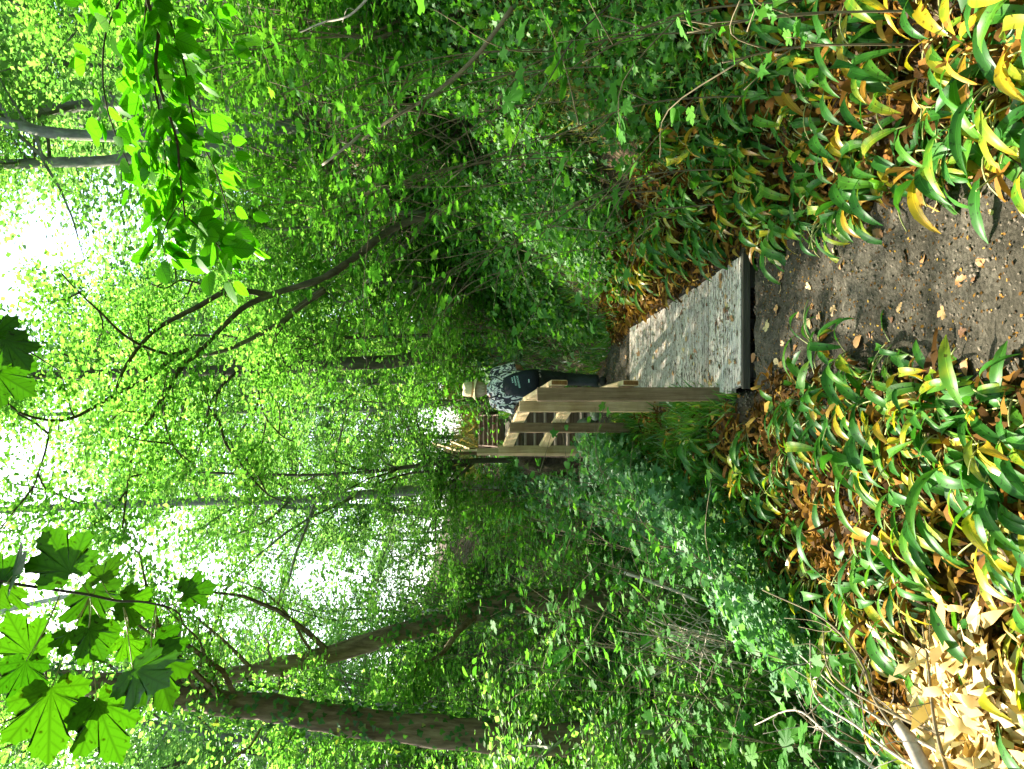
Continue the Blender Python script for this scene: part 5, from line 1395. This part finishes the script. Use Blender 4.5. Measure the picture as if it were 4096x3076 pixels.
twig_obj('thin_stem', 'dark thin stem curving over the yellowing plants on the right', [P(2440, 20, 3.4), P(2300, 150, 3.5), P(2190, 330, 3.7), P(2060, 560, 4.0), P(2030, 700, 4.2)], .004, .002, M['twig'], side=3, seed=4)
twig_obj('fallen_branch', 'pale fallen branch lying over the gully beside brushwood', [P(2500, 2290, 6.2), P(2640, 2340, 6.0), P(2790, 2400, 5.7)], .016, .010, M['dead_twig'], side=4, seed=5)
r = np.random.default_rng(700)
bw = empty('brushwood_pile', tuple(P(2780, 2570, 5.4))); tag(bw, 'pile of thin dead brushwood in the hollow left of the path', 'brushwood')
bo = P(2780, 2570, 5.4)
for i in range(46):
    c = P(2780 + r.normal(0, 60), 2560 + r.normal(0, 65), 5.4 + r.normal(0, .1)); d = unit(np.array([-.25 + r.normal(0, .35), r.normal(0, .3), -.75 + r.normal(0, .35)])); L = r.uniform(.12, .4)
    mb = MB(); tube(mb, np.array([c - d * L, c + r.normal(0, .02, 3), c + d * L]) - bo, .004, .002, 4); mb.obj('stick', M['dead_twig'], bw)
bb = [[(3950, 3120, 2.6), (3760, 3010, 2.7), (3560, 2900, 3.0), (3380, 2780, 3.3), (3200, 2620, 3.7)],
      [(3700, 3130, 2.8), (3620, 2980, 2.9), (3500, 2800, 3.0), (3440, 2640, 3.1), (3300, 2480, 3.3), (3050, 2360, 3.6)],
      [(3800, 3120, 2.6), (3740, 2900, 2.7), (3715, 2680, 2.8), (3690, 2500, 2.9)],
      [(3900, 3130, 2.6), (3650, 3060, 2.8), (3420, 2900, 3.1), (3260, 2780, 3.4), (3240, 2560, 3.7)],
      [(3560, 3120, 3.0), (3330, 2950, 3.3), (3180, 2840, 3.6), (3020, 2900, 3.9)],
      [(3850, 3100, 2.7), (3800, 2960, 2.7), (3600, 2870, 2.9), (3330, 2700, 3.2), (3290, 2500, 3.4)]]
labs = ['bare twig arching over the sunlit leaf litter', 'long dark bare twig running along the gully lip', 'upright bare twig crossing the yellow leaves beside the sunlit patch', 'pale bare twig reaching towards the gully', 'pale forked twig dangling over the gully', 'curved brown twig looping above the sunlit litter']
for i, l in enumerate(bb):
    twig_obj('bare_twig', labs[i], [P(*q) for q in l], .008, .003, M['dead_twig'] if i in (0, 3, 4) else M['stem'], 'twig', side=7, seed=20 + i)
log = twig_obj('fallen_log', 'pale fallen log at the edge of the sunlit litter', [P(3720, 3120, 2.75), P(3640, 2960, 2.85), P(3590, 2900, 2.95)], .032, .024, M['dead_twig'], 'log', seed=31)

# ------------------------------------------------------------------ fallen leaves on the path and boards
def oak():
    h = [(.03, 0), (.10, .08), (.22, .14), (.17, .26), (.30, .36), (.22, .47), (.33, .60), (.24, .70), (.22, .84), (.10, .93)]
    out = [(x, y, .07 * abs(x) + .05 * math.sin(7 * y)) for x, y in h] + [(0, 1, .06)] + [(-x, y, .12 * abs(x) + .05 * math.sin(7 * y)) for x, y in reversed(h)]
    return tri_fan(out, (0, .45, -.02))
OK_V, OK_T = oak()
FL = [leaf_mesh('fallen_leaf', OK_V, OK_T, M['dry_leaf']), leaf_mesh('fallen_leaf', np.array(MP_V) * np.array([1, 1, 2.4]), MP_T, M['dry_leaf']), leaf_mesh('fallen_leaf', np.array(OV_V) * np.array([1, 1, 2.0]), OV_T, M['dry_leaf'])]
rl = np.random.default_rng(800)
for i in range(190):
    y = rl.uniform(2.05 ** .5, 9.5 ** .5) ** 2; u = rl.uniform(-1, 1)
    x = float(interp(y, XC)) + u * (float(interp(y, HW)) + .12)
    dl, dr = deck_x(y); on_deck = (5.12 < y < 7.75) and dl + .02 < x < dr - .03
    if 4.95 < y < 5.12: continue
    z = (zdeck(y) + .004) if on_deck else gz(x, y) + .013
    o = bpy.data.objects.new('fallen_leaf', FL[i % 3]); COL.objects.link(o)
    o.location = (x, y, z); s = rl.uniform(.026, .085) * (1.0 if y < 5 else .9)
    if i % 3 == 1: s *= .8
    o.scale = (s, s, s); o.rotation_euler = (rl.normal(0, .18), rl.normal(0, .18), rl.uniform(0, 6.28))
    w = 'on the boardwalk planks' if on_deck else ('on the bare path before the boardwalk' if y < 5 else 'on the path beyond the boardwalk')
    sh = ['lobed', 'pointed', 'oval'][i % 3]
    tag(o, f'dry brown {sh} fallen leaf lying {w}', 'fallen leaf', f'fallen leaves {w}')
r = np.random.default_rng(803); nd = 1500
yd = r.uniform(5.14, 7.78, nd); a_, b_ = deck_x(yd); u = r.beta(1.6, 1.2, nd); xd = a_ + .02 + (b_ - a_ - .04) * u
pd = np.stack([xd, yd, zdeck(yd) + .004], 1)
dd = r.normal(size=(nd, 3)) * np.array([1, .35, 0]); nr = unit(r.normal(size=(nd, 3)) * .15 + np.array([0, -sl, 1]))
V, T, _ = scatter(Q_V * np.array([.6, 1, .5]), Q_T, pd, dd, nr, .02 * r.uniform(.4, 1.5, nd))
tag(link('deck_debris', tri_mesh('deck_debris', V, T, M['withered_isl'])), kind='stuff')
# clods and grit
r = np.random.default_rng(801)
tv = unit(np.array([(1, 0, 0), (-1, 0, 0), (0, 1, 0), (0, -1, 0), (0, 0, 1), (0, 0, -1)], float)); tt = np.array([(0, 2, 4), (2, 1, 4), (1, 3, 4), (3, 0, 4), (2, 0, 5), (1, 2, 5), (3, 1, 5), (0, 3, 5)])
p = on_ground(9000, (-.8, 1.6), (1.9, 10.3), lambda x, y: (sfun(x, y) < .25) & (tfun(x, y) < .25), r, (.004, .010))
V, T, _ = scatter(tv, tt, p, r.normal(size=(len(p), 3)), r.normal(size=(len(p), 3)), r.uniform(.003, .011, len(p)) * r.uniform(.5, 1.3, len(p)))
tag(link('soil_clods', tri_mesh('soil_clods', V, T, M['clod'])), kind='stuff')
print('TOTAL OBJECTS', len(bpy.data.objects), 'TRIS', sum(len(m.polygons) for m in bpy.data.meshes))
